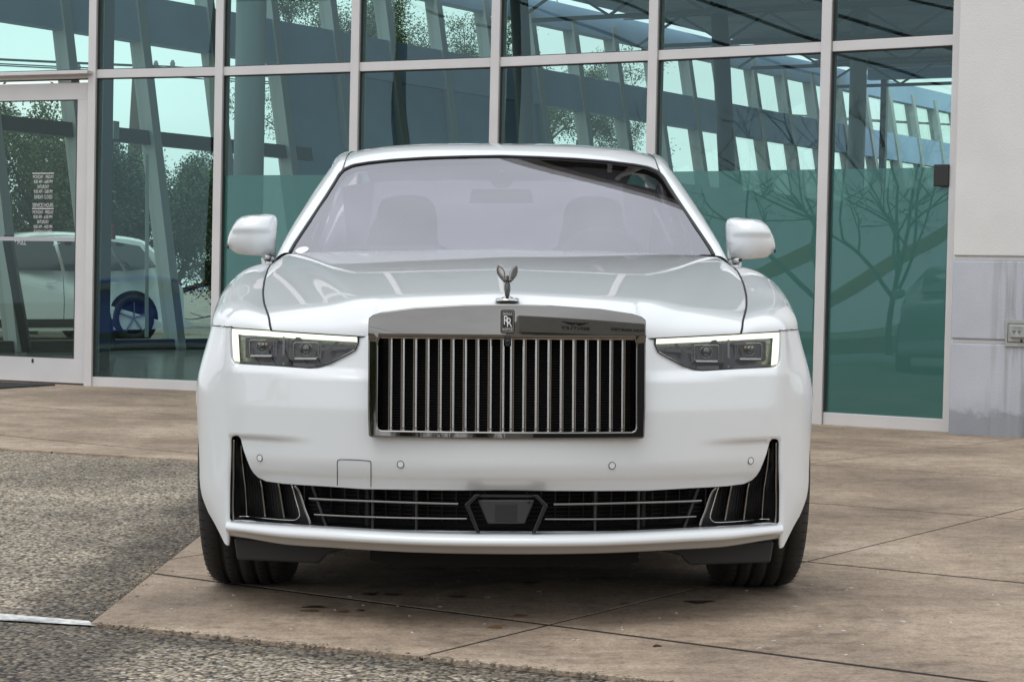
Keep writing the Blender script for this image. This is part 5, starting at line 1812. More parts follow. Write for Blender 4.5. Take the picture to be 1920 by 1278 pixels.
# ---- door mirrors -----------------------------------------------------------------------------
MO = [(517.5, 408), (505, 401.5), (485, 402), (458, 404.5), (445, 411), (437, 421), (430, 435), (425.4, 453), (427, 460), (431, 466), (442.6, 474.7), (465, 478), (488, 479.6), (505, 481), (514, 480.5), (515.5, 462), (517.5, 435)]
YM = 2.02
mo = [carpx(u, v, YM) for u, v in MO]
for s in (-1, 1):
    mr = empty('door_mirror'); mr.parent = car
    # rounded shell: height from a membrane stretched over the outline, so that it has no ridges
    out_m = catmull([(s * x, z) for x, z in mo], 90, True)
    v, f, loops = cdt(out_m, [], 0.0075)
    nb_ = len(loops[0]); n_ = len(v)
    bnd = np.array([np.min(np.hypot(*(loops[0] - p).T)) < 1e-6 for p in v])
    Lp = np.zeros((n_, n_))
    for t3 in f:
        for i_ in range(3):
            p_, q_ = t3[i_], t3[(i_ + 1) % 3]
            Lp[p_, q_] = Lp[q_, p_] = -1
    np.fill_diagonal(Lp, -Lp.sum(1))
    fr_ = ~bnd
    phi = np.zeros(n_)
    phi[fr_] = np.linalg.solve(Lp[np.ix_(fr_, fr_)], np.ones(fr_.sum()))
    phi /= phi.max()
    zc2 = carpx(470, 434, YM)[1]
    bulge_ = 0.098 * np.power(phi, 0.40)
    step_ = 0.016 * ss(zc2 - 0.012, zc2 + 0.010, v[:, 1]) * ss(0.05, 0.35, phi)
    V = [(p[0], YM + 0.012 - h_ - st_, p[1]) for p, h_, st_ in zip(v, bulge_, step_)]
    F = [tuple(t3) for t3 in f]
    o_ = len(V)
    c_m = out_m.mean(0)
    for (yy_, k_) in ((YM + 0.012, 1.0), (YM + 0.05, 0.995), (YM + 0.072, 0.97), (YM + 0.077, 0.92)):
        V += [(*(c_m + (p - c_m) * k_)[:1], yy_, (c_m + (p - c_m) * k_)[1]) for p in loops[0]]
    for r_ in range(3):
        F += [(o_ + r_ * nb_ + j, o_ + r_ * nb_ + (j + 1) % nb_, o_ + (r_ + 1) * nb_ + (j + 1) % nb_, o_ + (r_ + 1) * nb_ + j) for j in range(nb_)]
    F.append(tuple(o_ + 3 * nb_ + j for j in range(nb_)))
    mh = mesh_obj('mirror_housing', V, F, 'paint', mr)
    mg = [tuple(np.mean(mo, 0) + (np.array(p) - np.mean(mo, 0)) * 0.88) for p in mo]
    MB().prism([(s * x, z) for x, z in mg][::s], YM + 0.070, YM + 0.079).build('mirror_glass', 'chrome', mr)
    st = [carpx(u, v, YM) for u, v in ((491, 481), (514.5, 480), (519, 497), (526, 512), (497, 512), (493, 500))]
    MB().prism([(s * x, z) for x, z in st][::s], YM - 0.045, YM + 0.05).build('mirror_stalk', 'paint', mr, bevel=0.010)
    P = [carpx(u, v, YM - 0.05) for u, v in ((490, 481), (503, 481.2), (515.5, 479.8))]
    MB().tube([(s * x, YM - 0.047, z) for x, z in P], 0.0014, 6).build('mirror_seam', 'seam', mr)
    x, z = carpx(427.5, 463, YM - 0.03)
    MB().ball((s * x, YM - 0.03, z), (0.004, 0.012, 0.008), 10, 6).build('indicator', 'gloss_black', mr)

# ---- wheels ---------------------------------------------------------------------------------------
def make_wheel(name):
    wh = empty(name)
    r0, hw = 0.381, 0.131
    prof = [(-hw + 0.012, 0.262), (-hw + 0.002, 0.285), (-hw - 0.003, 0.32), (-hw + 0.001, 0.348), (-hw + 0.012, 0.366), (-hw + 0.026, 0.3755)]
    grooves = [-0.068, -0.025, 0.022, 0.066]
    for g in grooves:
        prof += [(g - 0.0068, r0 - 0.10 * g * g), (g - 0.0055, r0 - 0.009), (g + 0.0055, r0 - 0.009), (g + 0.0068, r0 - 0.10 * g * g)]
    prof += [(-a, r_) for a, r_ in prof[:6][::-1]]
    b = MB().lathe(prof, (0, 0, 0), 96, 'x')
    t = b.build('tyre', 'rubber', wh)
    b = MB()
    for k in range(72):                       # shoulder sipes and rib cuts stand as shallow dark slots
        q = 2 * math.pi * k / 72
        for (xa, xb, rr) in ((-hw + 0.006, -0.078, r0 - 0.0015), (0.078, hw - 0.006, r0 - 0.0015), (-0.058, -0.038, r0), (0.036, 0.055, r0)):
            qq = q + (0.02 if xa < -0.05 else 0)
            pts = []
            for kx in (0, 1):
                xx = xa if kx == 0 else xb
                rad2 = np.interp(abs(xx), [0.0, 0.078, 0.112, 0.132], [r0, r0 - 0.0006, r0 - 0.0055, r0 - 0.017]) + 0.0006
                q3 = qq + (0.03 * (abs(xx) - 0.05) / 0.08)
                pts.append((xx, rad2 * math.cos(q3), rad2 * math.sin(q3)))
            b.bar(pts[0], pts[1], 0.0026, 0.0012, up=(0, pts[0][1], pts[0][2]))
    b.build('tread_sipes', 'seam', t)['kind'] = 'stuff'
    b = MB().lathe([(-0.10, 0.255), (0.09, 0.258), (0.118, 0.266), (0.124, 0.262), (0.112, 0.250), (0.06, 0.240), (-0.10, 0.240)], (0, 0, 0), 64, 'x')
    b.build('rim', 'alloy', wh)
    for k in range(10):
        q = 2 * math.pi * k / 10
        c, s_ = math.cos(q), math.sin(q)
        b = MB().bar((0.095, 0.05 * c, 0.05 * s_), (0.112, 0.25 * c, 0.25 * s_), 0.034, 0.03, up=(1, 0, 0))
        b.build('spoke', 'alloy', wh)
    MB().lathe([(0.07, 0.075), (0.10, 0.07), (0.112, 0.05), (0.118, 0.03), (0.118, 0.0)], (0, 0, 0), 32, 'x').build('hub_cap', 'alloy', wh)
    MB().lathe([(0.0, 0.19), (0.012, 0.19), (0.012, 0.06), (0.0, 0.06)], (0, 0, 0), 40, 'x').build('brake_disc', 'alloy', wh)
    return wh
wh0 = make_wheel('wheel')
first = True
for (y, s) in ((AX_Y, 1), (AX_Y, -1), (RAX, 1), (RAX, -1)):
    w_ = wh0 if first else copy_tree(wh0)
    first = False
    w_.parent = car
    w_.location = (s * 0.79, y, 0.381)
    w_.rotation_euler = (R(7 * y), 0, 0 if s > 0 else math.pi)
# arch liners, underbody, deflectors
for y in (AX_Y, RAX):
    for s in (-1, 1):
        b = MB().lathe([(0.0, 0.43), (0.31, 0.43)], (min(s * 0.865, s * 0.555), y, AX_Z), 30, 'x', True, -0.15, math.pi + 0.05)
        b.box((s * 0.54, y, 0.45), (0.01, 0.8, 0.6))
        b.build('wheel_arch_liner', 'liner', car)
b = MB().box((0, 2.9, 0.24), (1.08, 5.0, 0.14)).box((0, 0.50, 0.30), (1.06, 0.3, 0.16)).box((0, 2.4, 0.27), (1.9, 1.7, 0.16)).box((0, 4.9, 0.4), (1.5, 0.9, 0.3)).box((0, 1.0, 0.55), (1.0, 1.2, 0.4))
b.build('underbody', 'liner', car)
for s in (-1, 1):
    P = [carpx(u, v, 0.42) for u, v in ((440, 1008), (446, 1047), (598, 1054), (616, 1036), (660, 1026), (640, 1008))]
    MB().prism([(s * x, z) for x, z in P][::s], 0.40, 0.47).build('wheel_deflector', 'plastic_black', car, bevel=0.006)
P = [carpx(u, v, 0.45) for u, v in ((700, 1036), (735, 1047), (952, 1052))]
MB().prism([(-P[0][0], 0.3)] + [(-x, z) for x, z in P[:2]] + [(x, z) for x, z in P[:2][::-1]] + [(P[0][0], 0.3)], 0.3, 0.6).build('undertray', 'liner', car)

# ---- cabin -------------------------------------------------------------------------------------------
A = [[(x, 1.62 + 0.62 * k + 0.25 * x * x * (1 - k), 1.035 + 0.035 * math.sin(k * 2.6) - 0.02 * x * x) for x in np.linspace(-0.80, 0.80, 30)] for k in np.linspace(0, 1, 12)]
surf('dashboard', A, 'dash', car)
MB().box((0, 2.25, 0.9), (1.56, 0.03, 0.3)).build('dash_face', 'leather_grey', car, bevel=0.01)
MB().box((0, 3.3, 0.45), (1.66, 3.4, 0.2)).build('cabin_floor', 'leather_grey', car)
for s in (-1, 1):
    A = [[(s * 0.855, y, z) for z in (0.3, 1.03)] for y in (1.7, 4.4)]
    surf('door_lining', A, 'leather', car)
for s in (-1, 1):
    st = empty('front_seat'); st.parent = car
    cx = s * 0.41
    O = [(cx + a, c) for a, c in ((-0.26, 0.55), (-0.265, 0.85), (-0.22, 1.07), (-0.12, 1.135), (0, 1.145), (0.12, 1.135), (0.22, 1.07), (0.265, 0.85), (0.26, 0.55))]
    V, F = pillow(O, [2.98, 2.99, 3.03, 3.09, 3.13, 3.15], [0.7, 0.88, 0.98, 1, 0.95, 0.8], n=60)
    mesh_obj('backrest', V, F, 'leather', st)
    O = [carpx(u, v, 3.02) for u, v in ((708, 455), (705, 415), (712, 380), (730, 369), (762, 365), (797, 369), (814, 385), (820, 420), (816, 455), (800, 461), (725, 461))]
    V, F = pillow([(s * x, z) for x, z in O][::s], [2.99, 2.995, 3.01, 3.05, 3.09, 3.11], [0.8, 0.92, 0.985, 1, 0.95, 0.8], n=60)
    mesh_obj('headrest', V, F, 'leather', st)
    V, F = pillow([(cx + a, c) for a, c in ((-0.26, 0.45), (-0.26, 0.6), (0, 0.62), (0.26, 0.6), (0.26, 0.45))], [2.45, 2.5, 2.9, 3.0], [0.8, 1, 1, 0.9])
    mesh_obj('cushion', V, F, 'leather', st)
    if s < 0:
        V, F = text_mesh('R', 0.045, 0.0005, 0.72)
        x0 = -carpx(762, 408, 3.0)[0]; z0_ = carpx(762, 408, 3.0)[1]
        W2 = [(a + x0 + o, 2.988 , c + z0_ - o * .7) for o in (-0.005, 0.005) for a, c, d in V]
        F2 = F + [tuple(i + len(V) for i in f) for f in F]
        mesh_obj('headrest_letters', W2, F2, 'leather_grey', st, smooth=False)
    rs = empty('rear_seat'); rs.parent = car
    cx = s * 0.36
    O = [(cx + a, c) for a, c in ((-0.34, 0.5), (-0.34, 0.95), (-0.28, 1.10), (0, 1.13), (0.28, 1.10), (0.34, 0.95), (0.34, 0.5))]
    V, F = pillow(O, [3.95, 3.97, 4.03, 4.10], [0.8, 0.95, 1, 0.9], n=50)
    mesh_obj('backrest', V, F, 'leather_grey', rs)
    O = [(s * 0.46 + a, c) for a, c in ((-0.15, 1.08), (-0.165, 1.19), (-0.12, 1.28), (0, 1.30), (0.12, 1.28), (0.165, 1.19), (0.15, 1.08))]
    V, F = pillow(O, [3.93, 3.95, 4.0, 4.04], [0.8, 0.95, 1, 0.9], n=50)
    mesh_obj('headrest', V, F, 'leather_grey', rs)
A = [[(x, y, 1.06) for x in (-0.75, 0.75)] for y in (4.0, 4.8)]
surf('parcel_shelf', A, 'leather_grey', car)
A = [[(x * 0.62, y, float(roof_z(x * 0.62, y)) - 0.035) for x in np.linspace(-1, 1, 14)] for y in np.linspace(2.72, 4.2, 16)]
surf('headlining', A, 'leather', car)
sw = empty('steering_wheel'); sw.parent = car
b = MB().tube([(0.40 + 0.185 * math.cos(q), 2.30 + 0.06 * math.sin(q), 0.99 + 0.18 * math.sin(q)) for q in np.linspace(0, 2 * math.pi, 40, endpoint=False)], 0.016, 10, closed=True)
b.build('steering_rim', 'leather_grey', sw)
MB().ball((0.40, 2.29, 0.98), (0.07, 0.03, 0.06)).bar((0.23, 2.30, 0.99), (0.57, 2.30, 0.99), 0.02, 0.035).build('steering_hub', 'leather_grey', sw)
MR = [carpx(u, v, 2.42) for u, v in ((890, 362), (890, 378), (905, 382), (945, 381), (995, 378), (1005, 372), (1005, 362))]
x0, zt_ = carpx(890, 355, 2.42); zb_ = carpx(890, 381, 2.42)[1]
V, F = pillow([(a, c) for a, c in ((-0.125, zb_ + .01), (-0.12, zt_ - .01), (-0.10, zt_), (0.10, zt_), (0.12, zt_ - .01), (0.125, zb_ + .012), (0.11, zb_ + .003), (-0.11, zb_))], [2.40, 2.405, 2.42, 2.44], [0.85, 0.97, 1, 0.95], n=50)
mesh_obj('rear_view_mirror', V, F, 'leather_grey', car)
# paper lying on the dashboard
P0 = [(-0.62, 1.78, 1.078), (-0.22, 1.70, 1.078), (-0.23, 1.80, 1.095), (-0.6, 1.88, 1.095)]
mesh_obj('dash_paper', P0 + [(a, c, d - 0.002) for a, c, d in P0], [(0, 1, 2, 3), (7, 6, 5, 4), (0, 4, 5, 1), (1, 5, 6, 2), (2, 6, 7, 3), (3, 7, 4, 0)], 'leather', car, smooth=False)
# ================================================================== things seen through the building or mirrored in its glass
mat('suv_paint', (0.80, 0.82, 0.81), 0.25, coat=1.0)
mat('blue_paint', (0.02, 0.12, 0.85), 0.25, coat=1.0)
mat('grey_paint', (0.30, 0.31, 0.32), 0.25, coat=1.0)
mat('bark', (0.10, 0.075, 0.055), 0.9, bump=(30, 0.8, 0.02))
mat('pole_wood', (0.07, 0.055, 0.042), 0.9)
def leaf_mat(name, a, c):
    m, nt, bs = node_mat(name)
    oi = nt.nodes.new('ShaderNodeNewGeometry')
    cc = ramp(nt, oi.outputs['Random Per Island'], [(0.0, a), (1.0, c)])
    nt.links.new(cc, bs.inputs['Base Color'])
    bs.inputs['Roughness'].default_value = 0.6
leaf_mat('leaf_dark', (0.025, 0.05, 0.018), (0.07, 0.11, 0.035))
leaf_mat('leaf_mid', (0.04, 0.07, 0.025), (0.10, 0.13, 0.05))
leaf_mat('leaf_brown', (0.06, 0.055, 0.03), (0.13, 0.11, 0.06))

def make_car(name, label, group, m_, loc, rz, L=4.7, Wd=1.9, Hh=1.68, belt=1.05, clear=0.22, suv=True):
    """side-profile saloon or SUV: x along its length (front at -x)"""
    root = empty(name, loc, (0, 0, rz))
    tag(root, label, 'car', group)
    h = Hh
    if suv:
        side = [(-2.35, 0.45), (-2.33, 0.78), (-2.2, 0.98), (-1.25, 1.10), (-0.75, 1.40), (-0.45, h - 0.10), (0.2, h), (1.2, h - 0.03), (1.70, h - 0.09), (1.88, h - 0.20), (2.12, h - 0.58), (2.20, 1.06), (2.30, 0.98), (2.33, 0.62), (2.30, 0.42), (2.2, clear), (-2.1, clear)]
        roofw, beltw = 0.62, 0.93
    else:
        side = [(-2.2, 0.35), (-2.2, 0.55), (-1.9, 0.72), (-1.0, 0.86), (-0.3, h - 0.06), (0.3, h), (0.9, h - 0.08), (1.7, 0.93), (2.1, 0.90), (2.2, 0.7), (2.18, 0.35), (2.0, clear), (-2.0, clear)]
        roofw, beltw = 0.55, 0.97
    k = L / 4.7
    S = catmull(np.array(side) * np.array([k, 1]), 90, True)
    axf, axr, wr = -1.42 * k, 1.36 * k, (0.40 if L > 5 else 0.36) if suv else 0.33
    # body as a ring loft across the width: outline shrinks towards the roof line at the sides
    rows = []
    ws_ = np.linspace(-1, 1, 15)
    for q in ws_:
        row = []
        for x, z in S:
            f = ss(belt, h, z)
            half = Wd / 2 * (1 - (1 - roofw / (Wd / 2)) * f)
            e = 1 - 0.03 * (abs(q) ** 6)
            row.append((x * e, q * half, clear + (z - clear) * (1 - 0.04 * abs(q) ** 6)))
        row.append(row[0])
        rows.append(row)
    b = MB().grid(rows, True)
    for rw in (rows[0], rows[-1]):
        o = len(b.V); b.V += rw[:-1]; b.F.append(tuple(range(o, o + len(rw) - 1))); b.S.append(False)
    body = b.build('body', m_, root)
    # side windows, lamps, handles, trim per side
    for s in (-1, 1):
        def yy(z): 
            f = float(ss(belt, h, z)); return s * (Wd / 2 * (1 - (1 - roofw / (Wd / 2)) * f) + 0.006)
        top = h - 0.13
        if suv: wins = [[(-0.92, belt + 0.08), (-0.50, top - 0.06), (0.12, top), (0.12, belt + 0.06)], [(0.18, belt + 0.06), (0.18, top), (0.98, top - 0.01), (1.18, belt + 0.07)], [(1.24, belt + 0.07), (1.06, top - 0.02), (1.6, top - 0.10), (1.78, belt + 0.14)]]
        else: wins = [[(-0.75, 0.92), (-0.25, h - 0.12), (0.35, h - 0.10), (0.40, 0.93)], [(0.46, 0.93), (0.42, h - 0.11), (0.85, h - 0.17), (1.25, 0.95)]]
        for wv in wins:
            P = densify([(a * k, c) for a, c in wv], 0.08)
            v, f, _ = cdt([(a * k, c) for a, c in wv], [], 0.12)
            mesh_obj('side_window', [(p[0], yy(p[1]), p[1]) for p in v], f, 'gloss_black', root)
        for x in (-0.05, 0.95):
            MB().box((x * k, s * (Wd / 2 + 0.015), belt - 0.14), (0.18, 0.03, 0.03)).build('door_handle', m_, root, bevel=0.005)
        MB().tube([(x * k, s * (Wd / 2 + 0.001), z) for x, z in ((0.15, belt - 0.02), (0.17, 0.7), (0.16, 0.34))], 0.005, 5).build('door_gap', 'seam', root)
        MB().box((-0.02, s * (Wd / 2 - 0.005), clear + 0.10), (2.1 * k, 0.03, 0.14)).build('sill_trim', 'plastic_black', root)
        MB().ball((-0.85 * k, s * (Wd / 2 + 0.09), belt + 0.10), (0.07, 0.11, 0.08)).build('door_mirror', m_, root)
        MB().box((-2.22 * k, s * 0.68, 0.80 if suv else 0.6), (0.14, 0.36, 0.13)).build('headlight', 'alloy', root, bevel=0.02)
        MB().box((2.22 * k, s * 0.72, 0.95 if suv else 0.75), (0.14, 0.30, 0.16)).build('tail_light', 'red_lens', root, bevel=0.02)
        for ax in (axf, axr):
            # dark wheel housing, tyre and spoked rim
            MB().lathe([(0.0, 0.0), (0.0, wr + 0.075), (0.02, wr + 0.075)], (ax, s * (Wd / 2 - 0.008), wr), 30, 'y').build('wheel_housing', 'liner', root)
            wh = empty('wheel'); wh.parent = root; wh.location = (ax, s * (Wd / 2 - 0.09), wr); wh.rotation_euler = (0, 0, 0 if s > 0 else math.pi)
            MB().lathe([(-0.11, wr * 0.7), (-0.11, wr * 0.96), (-0.08, wr), (0.08, wr), (0.11, wr * 0.96), (0.112, wr * 0.72), (0.09, wr * 0.69)], (0, 0, 0), 36, 'y').build('tyre', 'rubber', wh)
            b = MB().lathe([(0.02, 0.0), (0.03, wr * 0.2), (0.02, wr * 0.68), (0.095, wr * 0.70)], (0, 0, 0), 30, 'y')
            b.build('rim', 'alu_dark', wh)
            b = MB()
            for q in range(5):
                an = 2 * math.pi * q / 5 + 0.3
                b.bar((0, 0.07, 0), (wr * 0.68 * math.cos(an), 0.085, wr * 0.68 * math.sin(an)), 0.02, 0.07, up=(0, 1, 0))
            b.build('spokes', 'alloy', wh)
    v, f, _ = cdt([(-0.62, 0), (0.62, 0), (0.55, 1), (-0.55, 1)], [], 0.3)
    x0, z0, x1, z1 = (-1.22, 1.12, -0.50, h - 0.12) if suv else (-0.98, 0.88, -0.32, h - 0.09)
    mesh_obj('windscreen', [((x0 + (x1 - x0) * p[1]) * k - 0.03, p[0] * 1.15, z0 + (z1 - z0) * p[1] + 0.02) for p in v], f, 'gloss_black', root)
    return root

def ground_at(x, y): return zg(x, y) - 0.012

def dir_ang(dx, dy): return math.atan2(dy, dx)
# silver-white SUV parked beyond the canted side wall
sx_, sy_ = at_depth(98, 600, 33.0)[:2]
make_car('parked_suv', 'pale silver SUV parked outside, seen through the door glass', 'parked cars', 'suv_paint', (sx_ - 0.4, sy_, ground_at(sx_, sy_) - 0.12), dir_ang(0.78, 0.62), 5.1, 1.98, 1.88, 1.14)
make_car('parked_coupe', 'blue sports coupe mirrored in the pane beside the door', 'parked cars', 'blue_paint', (-15.6, 6.4, -0.012), R(130), 4.6, 1.95, 1.25, 0.88, 0.14, False)
make_car('parked_suv', 'grey car mirrored at the right edge of the rightmost pane', 'parked cars', 'grey_paint', (-8.6, 4.6, -0.012), R(215), 4.6, 1.9, 1.6)

# ---- trees
def limb(b, p, d, L, r, depth, rnd, tips, spread=0.55):
    q = [p]
    dd = Vector(d)
    n = 4
    for i in range(n):
        dd = (dd + Vector((rnd.gauss(0, 0.10), rnd.gauss(0, 0.10), rnd.gauss(0.03, 0.06)))).normalized()
        q.append(q[-1] + dd * (L / n))
    b.tube(q, [r * (1 - 0.45 * i / n) for i in range(n + 1)], 6 if depth > 1 else 4, caps=False)
    tips.append(q[-1]); tips.append(q[2])
    if depth <= 0: return
    for _ in range(rnd.choice((2, 3, 3))):
        a = Vector((rnd.gauss(0, 1), rnd.gauss(0, 1), rnd.gauss(0.2, 0.6))).normalized()
        nd = (dd * (1 - spread) + a * spread).normalized()
        limb(b, q[rnd.choice((2, 3, 4))], nd, L * rnd.uniform(0.55, 0.8), r * 0.55, depth - 1, rnd, tips, spread)
def tree(name, label, loc, height, crown_r, seed, leaf, nleaf, group=None, trunk_r=0.14, depth=4, leaf_size=0.11, crown_low=0.3, squash=1.0, spread_=0.055):
    rnd = random.Random(seed)
    root = empty(name, loc)
    tag(root, label, 'tree', group)
    b = MB(); tips = []
    tl_ = height * (crown_low + 0.12)
    limb(b, Vector((0, 0, -0.1)), Vector((rnd.gauss(0, .04), rnd.gauss(0, .04), 1)), tl_, trunk_r, 0, rnd, tips)
    base = tips[0]
    for _ in range(5):
        a = Vector((rnd.gauss(0, 1), rnd.gauss(0, 1), rnd.uniform(0.5, 1.6))).normalized()
        limb(b, Vector(base) - Vector((0, 0, rnd.uniform(0, 0.25) * tl_)), a, (height - tl_) * 0.5, trunk_r * 0.55, depth - 1, rnd, tips)
    b.build('trunk', 'bark', root)
    if leaf:
        T = np.array([tuple(t) for t in tips if t.z > height * crown_low * 0.8])
        rg = np.random.default_rng(seed)
        c = T[rg.integers(0, len(T), nleaf)] + rg.normal(0, crown_r * spread_, (nleaf, 3)) * np.array([1, 1, squash])
        c[:, 2] = np.maximum(c[:, 2], height * crown_low * 0.5)
        u = rg.normal(size=(nleaf, 3)); u /= np.linalg.norm(u, axis=1)[:, None]
        w = rg.normal(size=(nleaf, 3)); w -= u * (u * w).sum(1)[:, None]; w /= np.linalg.norm(w, axis=1)[:, None]
        s = leaf_size * rg.uniform(0.6, 1.4, (nleaf, 1))
        V = np.stack([c - u * s, c + w * s * 0.5, c + u * s, c - w * s * 0.5], 1).reshape(-1, 3)
        F = np.arange(nleaf * 4).reshape(-1, 4)
        mesh_obj('crown', V, F, leaf, root, smooth=False)
    return root
def tz(x, y): return zg(x, y) - 0.05
for i, (u, Y, hgt, cr_, leaf, n_, lab) in enumerate((
        (60, 36, 5.4, 2.6, 'leaf_mid', 75000, 'bushy green tree seen through the upper part of the door glass'),
        (215, 38, 4.0, 2.2, 'leaf_dark', 75000, 'dark green bush behind the power pole, seen through the pane beside the door'),
        (330, 44, 4.2, 2.4, 'leaf_dark', 60000, 'dark shrub behind the slanted frames, right of the power pole'),
        (640, 52, 9.5, 3.0, 'leaf_mid', 60000, 'leafy tree behind the upper windows, left of the car roof'),
        (790, 56, 10.5, 3.2, 'leaf_mid', 75000, 'leafy tree behind the upper windows, above the car roof'),
        (1010, 62, 10.5, 3.0, 'leaf_mid', 60000, 'sparse tree behind the upper windows, right of the car roof centre'))):
    x, y = at_depth(u, 500, Y)[:2]
    tree('broadleaf_tree', lab, (x, y, tz(x, y)), hgt, cr_, 10 + i, leaf, n_, 'trees behind the showroom', leaf_size=0.032, crown_low=0.12 if Y < 50 else 0.3)
x, y = at_depth(640, 300, 70)[:2]
# power pole with cross arm and cables
px_, py_ = at_depth(238, 300, 44)[:2]
pp = empty('power_pole', (px_, py_, tz(px_, py_)))
tag(pp, 'wooden power pole with cross arm, seen through the pane beside the door', 'power pole')
MB().tube([(0, 0, 0), (0.3, 0, 6.35)], [0.20, 0.14], 10).build('pole', 'pole_wood', pp)
MB().bar((-1.3, 0.4, 5.75), (1.2, -0.4, 5.75), 0.10, 0.12).build('cross_arm', 'pole_wood', pp)
for x in (-1.2, -0.6, 0.7, 1.1): MB().lathe([(0, 0.05), (0.08, 0.06), (0.16, 0.03)], (x, -x * 0.31, 5.81), 8, 'z').build('insulator', 'steel_grey', pp)
def cable(b, p, q, sag, r=0.018):
    P = []
    for k in np.linspace(0, 1, 24):
        v = np.array(p) * (1 - k) + np.array(q) * k
        v[2] -= sag * 4 * k * (1 - k)
        P.append(tuple(v))
    b.tube(P, r, 4, caps=False)
for k, x in enumerate((-1.2, -0.6, 0.7, 1.1)):
    b = MB()
    cable(b, (px_ + x, py_ - x * 0.31, 5.9), (px_ + 60, py_ + 34 + x, 7.4), 0.7)
    cable(b, (px_ + x, py_ - x * 0.31, 5.9), (px_ - 40, py_ - 24 + x, 7.2), 0.6)
    tag(b.build('overhead_cable', 'satin_black'), 'thin dark cable on the power pole, %s on the cross arm' % ('leftmost', 'second from left', 'third from left', 'rightmost')[k], 'cable', 'overhead cables')

# mirrored surroundings to the left of the camera: bare trees on a planted island, far hedge and trees, second pole
tree('bare_tree', 'leafless tree mirrored in the frosted rightmost pane', (-13.6, 2.4, -0.02), 5.6, 1.8, 51, None, 0, 'bare trees on the car park', trunk_r=0.085, depth=5, crown_low=0.2)
tree('bare_tree', 'leafless tree mirrored in the upper glass above the door', (-24, 13, -0.02), 7.0, 2.0, 52, None, 0, 'bare trees on the car park', trunk_r=0.09, depth=5)
for i, (x, y, hg) in enumerate(((-34, 6, 4.2), (-30, 15, 4.0), (-42, 24, 4.8))):
    tree('hedge_tree', ('dense tree mirrored low in the facade glass, %s in its row' % ('first', 'second', 'third', 'fourth', 'fifth', 'sixth')[i]), (x, y, -0.05), hg, 4.0, 70 + i, 'leaf_brown' if i % 2 else 'leaf_mid', 40000, 'trees across the car park', trunk_r=0.12, leaf_size=0.035, crown_low=0.15)
pl = empty('street_light_pole', (-14.5, 6.0, -0.02))
tag(pl, 'dark street light pole with wooden arm mirrored in the facade glass', 'pole')
MB().tube([(0, 0, 0), (0, 0, 8.2)], [0.14, 0.10], 10).build('pole', 'pole_wood', pl)
MB().tube([(0, 0, 7.9), (1.2, 0.6, 8.2)], 0.05, 6).ball((1.5, 0.75, 8.2), (0.35, 0.2, 0.10)).build('lamp_arm', 'pole_wood', pl)
for k in range(5):
    b = MB()
    cable(b, (-14.5, 6.0, 8.0 - 0.5 * k), (-20 - k, -45, 8.6 - 0.6 * k), 1.1 + 0.2 * k, 0.03)
    cable(b, (-14.5, 6.0, 8.0 - 0.5 * k), (-19 + k, 60, 8.6 - 0.6 * k), 1.1 + 0.2 * k, 0.03)
    tag(b.build('overhead_cable', 'satin_black'), 'sagging dark cable mirrored as a curve in the facade glass, %s of five' % ('topmost', 'second from top', 'middle', 'second lowest', 'lowest')[k], 'cable', 'mirrored overhead cables')

# ---- the neighbouring showroom behind the camera: seen only as a reflection in the grille header and windscreen
mat('cladding', (0.34, 0.335, 0.31), 0.6, metal=0.0, vary=(0.4, 0.1))
nb = empty('neighbour_showroom', (17.0, -27.0, 0))
nb.rotation_euler = (0, 0, R(-12))
tag(nb, 'grey showroom with lettered fascia mirrored in the right half of the grille header', 'building')
MB().box((0, -4, 4.0), (30, 8, 8.0)).build('wall', 'cladding', nb)
MB().box((0, 0.3, 6.95), (31, 1.0, 2.9)).build('fascia', 'cladding', nb)
MB().box((0, 0.08, 2.5), (27, 0.1, 4.8)).build('glazing', 'gloss_black', nb)
def nb_text(body, x, z, size):
    V, F = text_mesh(body, size, 0.03, 1.15)
    mesh_obj('sign_letters', [(x - p[0], 0.84 + p[2], z + p[1]) for p in V], [f[::-1] for f in F], 'satin_black', nb, smooth=False)
nb_text('BENTLEY', -8.4, 6.55, 0.85)
nb_text('ASTON MARTIN', 0.4, 6.75, 0.85)
b = MB()
for s in (-1, 1):
    for k in range(7):
        b.bar((-8.4 + s * 0.25, 0.86, 7.55 - 0.05 * k), (-8.4 + s * (1.9 - 0.22 * k), 0.86, 7.72 - 0.11 * k), 0.05, 0.055, up=(0, 1, 0))
b.lathe([(0.80, 0.22), (0.90, 0.22), (0.90, 0.15), (0.80, 0.15)], (-8.4, 0, 7.5), 20, 'y')
b.build('winged_emblem', 'satin_black', nb)

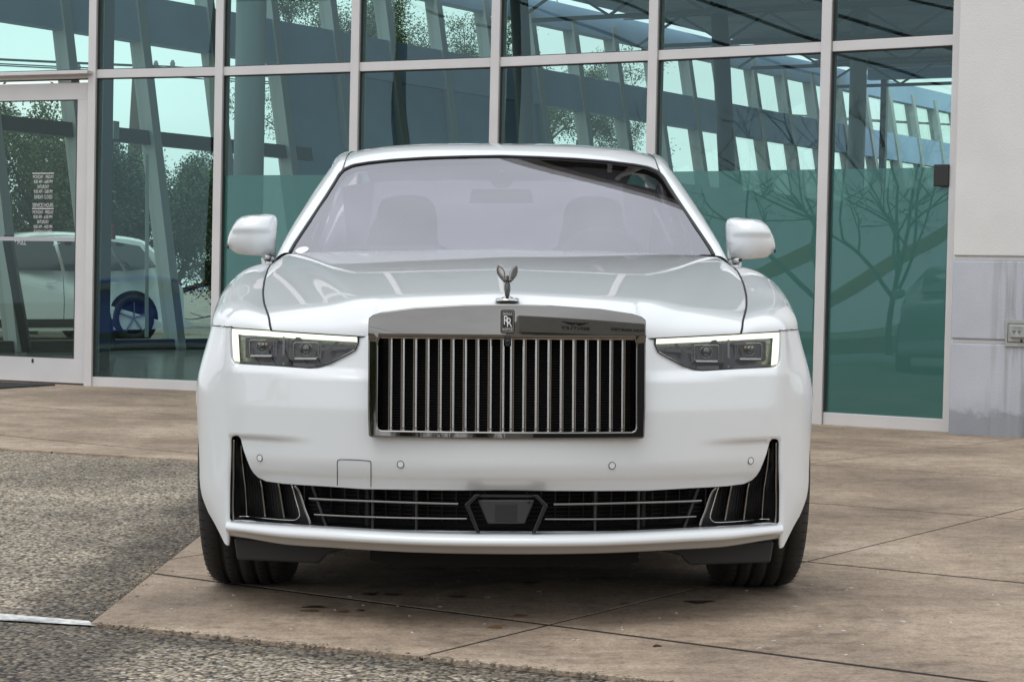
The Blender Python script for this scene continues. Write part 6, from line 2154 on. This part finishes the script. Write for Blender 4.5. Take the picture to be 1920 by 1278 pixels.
mat('slide_yellow', (0.75, 0.36, 0.02), 0.4)
mat('play_blue', (0.03, 0.16, 0.35), 0.4)
mat('brick_red', (0.35, 0.10, 0.06), 0.8)
ps = empty('playground_slide', (-23.0, -2.5, 0.0), (0, 0, R(125)))
tag(ps, 'yellow curved slide tower mirrored in the frosted rightmost pane', 'slide')
b = MB()
A = []
for k in np.linspace(0, 1, 20):
    x, z = -2.6 + 4.6 * k, 2.9 - 2.7 * (k ** 0.8) + 0.25 * math.sin(k * 3.1)
    A.append([(x, -0.38, z + 0.28), (x, -0.34, z), (x, 0.0, z - 0.06), (x, 0.34, z), (x, 0.38, z + 0.28)])
MB().grid(A, True).build('chute', 'slide_yellow', ps)
for x in (-3.9, -2.7):
    for y in (-0.6, 0.6): MB().tube([(x, y, 0), (x, y, 4.0)], 0.06, 8).build('post', 'play_blue', ps)
MB().box((-3.3, 0, 2.6), (1.3, 1.3, 0.1)).build('platform', 'slide_yellow', ps)
MB().prism([(-4.2, 4.0), (-2.4, 4.0), (-3.3, 4.7)], -0.9, 0.9).build('roof', 'play_blue', ps)
lw = empty('brick_planter', (-19.0, -1.0, 0.0), (0, 0, R(125)))
tag(lw, 'low red brick planter mirrored in the frosted rightmost pane', 'planter')
for r_ in range(4):
    for k in range(14):
        MB().box((-2.1 + 0.31 * k + (0.15 if r_ % 2 else 0), 0, 0.06 + 0.11 * r_), (0.30, 0.4, 0.10)).build('brick', 'brick_red', lw)
kb = empty('kerb_ring', (-13.6, 2.4, -0.01))
tag(kb, 'curved pale kerb of a planted island mirrored low in the rightmost pane', 'kerb')
MB().lathe([(0.0, 1.9), (0.13, 1.88), (0.14, 1.72), (0.0, 1.70)], (0, 0, 0), 40, 'z').build('kerb', 'column_paint', kb)
MB().lathe([(0.06, 1.72), (0.10, 0.9), (0.12, 0.0)], (0, 0, 0), 30, 'z').build('soil', 'bark', kb)

# tree line across the road behind the camera: mirrored in the grille header, the lamps and the paint
src = {}
words = ('leftmost', 'second', 'third', 'fourth', 'fifth', 'sixth', 'seventh', 'eighth')
for i, x in enumerate((-34, -27, -21, -15, -10, -4.5, 0.5, 5.0)):
    lab = 'brownish roadside tree mirrored in the grille header, %s from the left' % words[i]
    loc = (x, -44 - 2 * (i % 3), -0.05)
    if i < 3:
        t_ = tree('roadside_tree', lab, loc, (6.2, 7.0, 5.4)[i], 3.4, 90 + i, ('leaf_brown', 'leaf_mid', 'leaf_brown')[i], 22000, 'roadside trees behind the camera', trunk_r=0.18, leaf_size=0.07, crown_low=0.1, spread_=0.09)
        src[i] = t_
    else:
        t_ = copy_tree(src[i % 3])
        t_.location = loc
        t_.rotation_euler = (0, 0, 1.3 * i)
        t_['label'] = lab
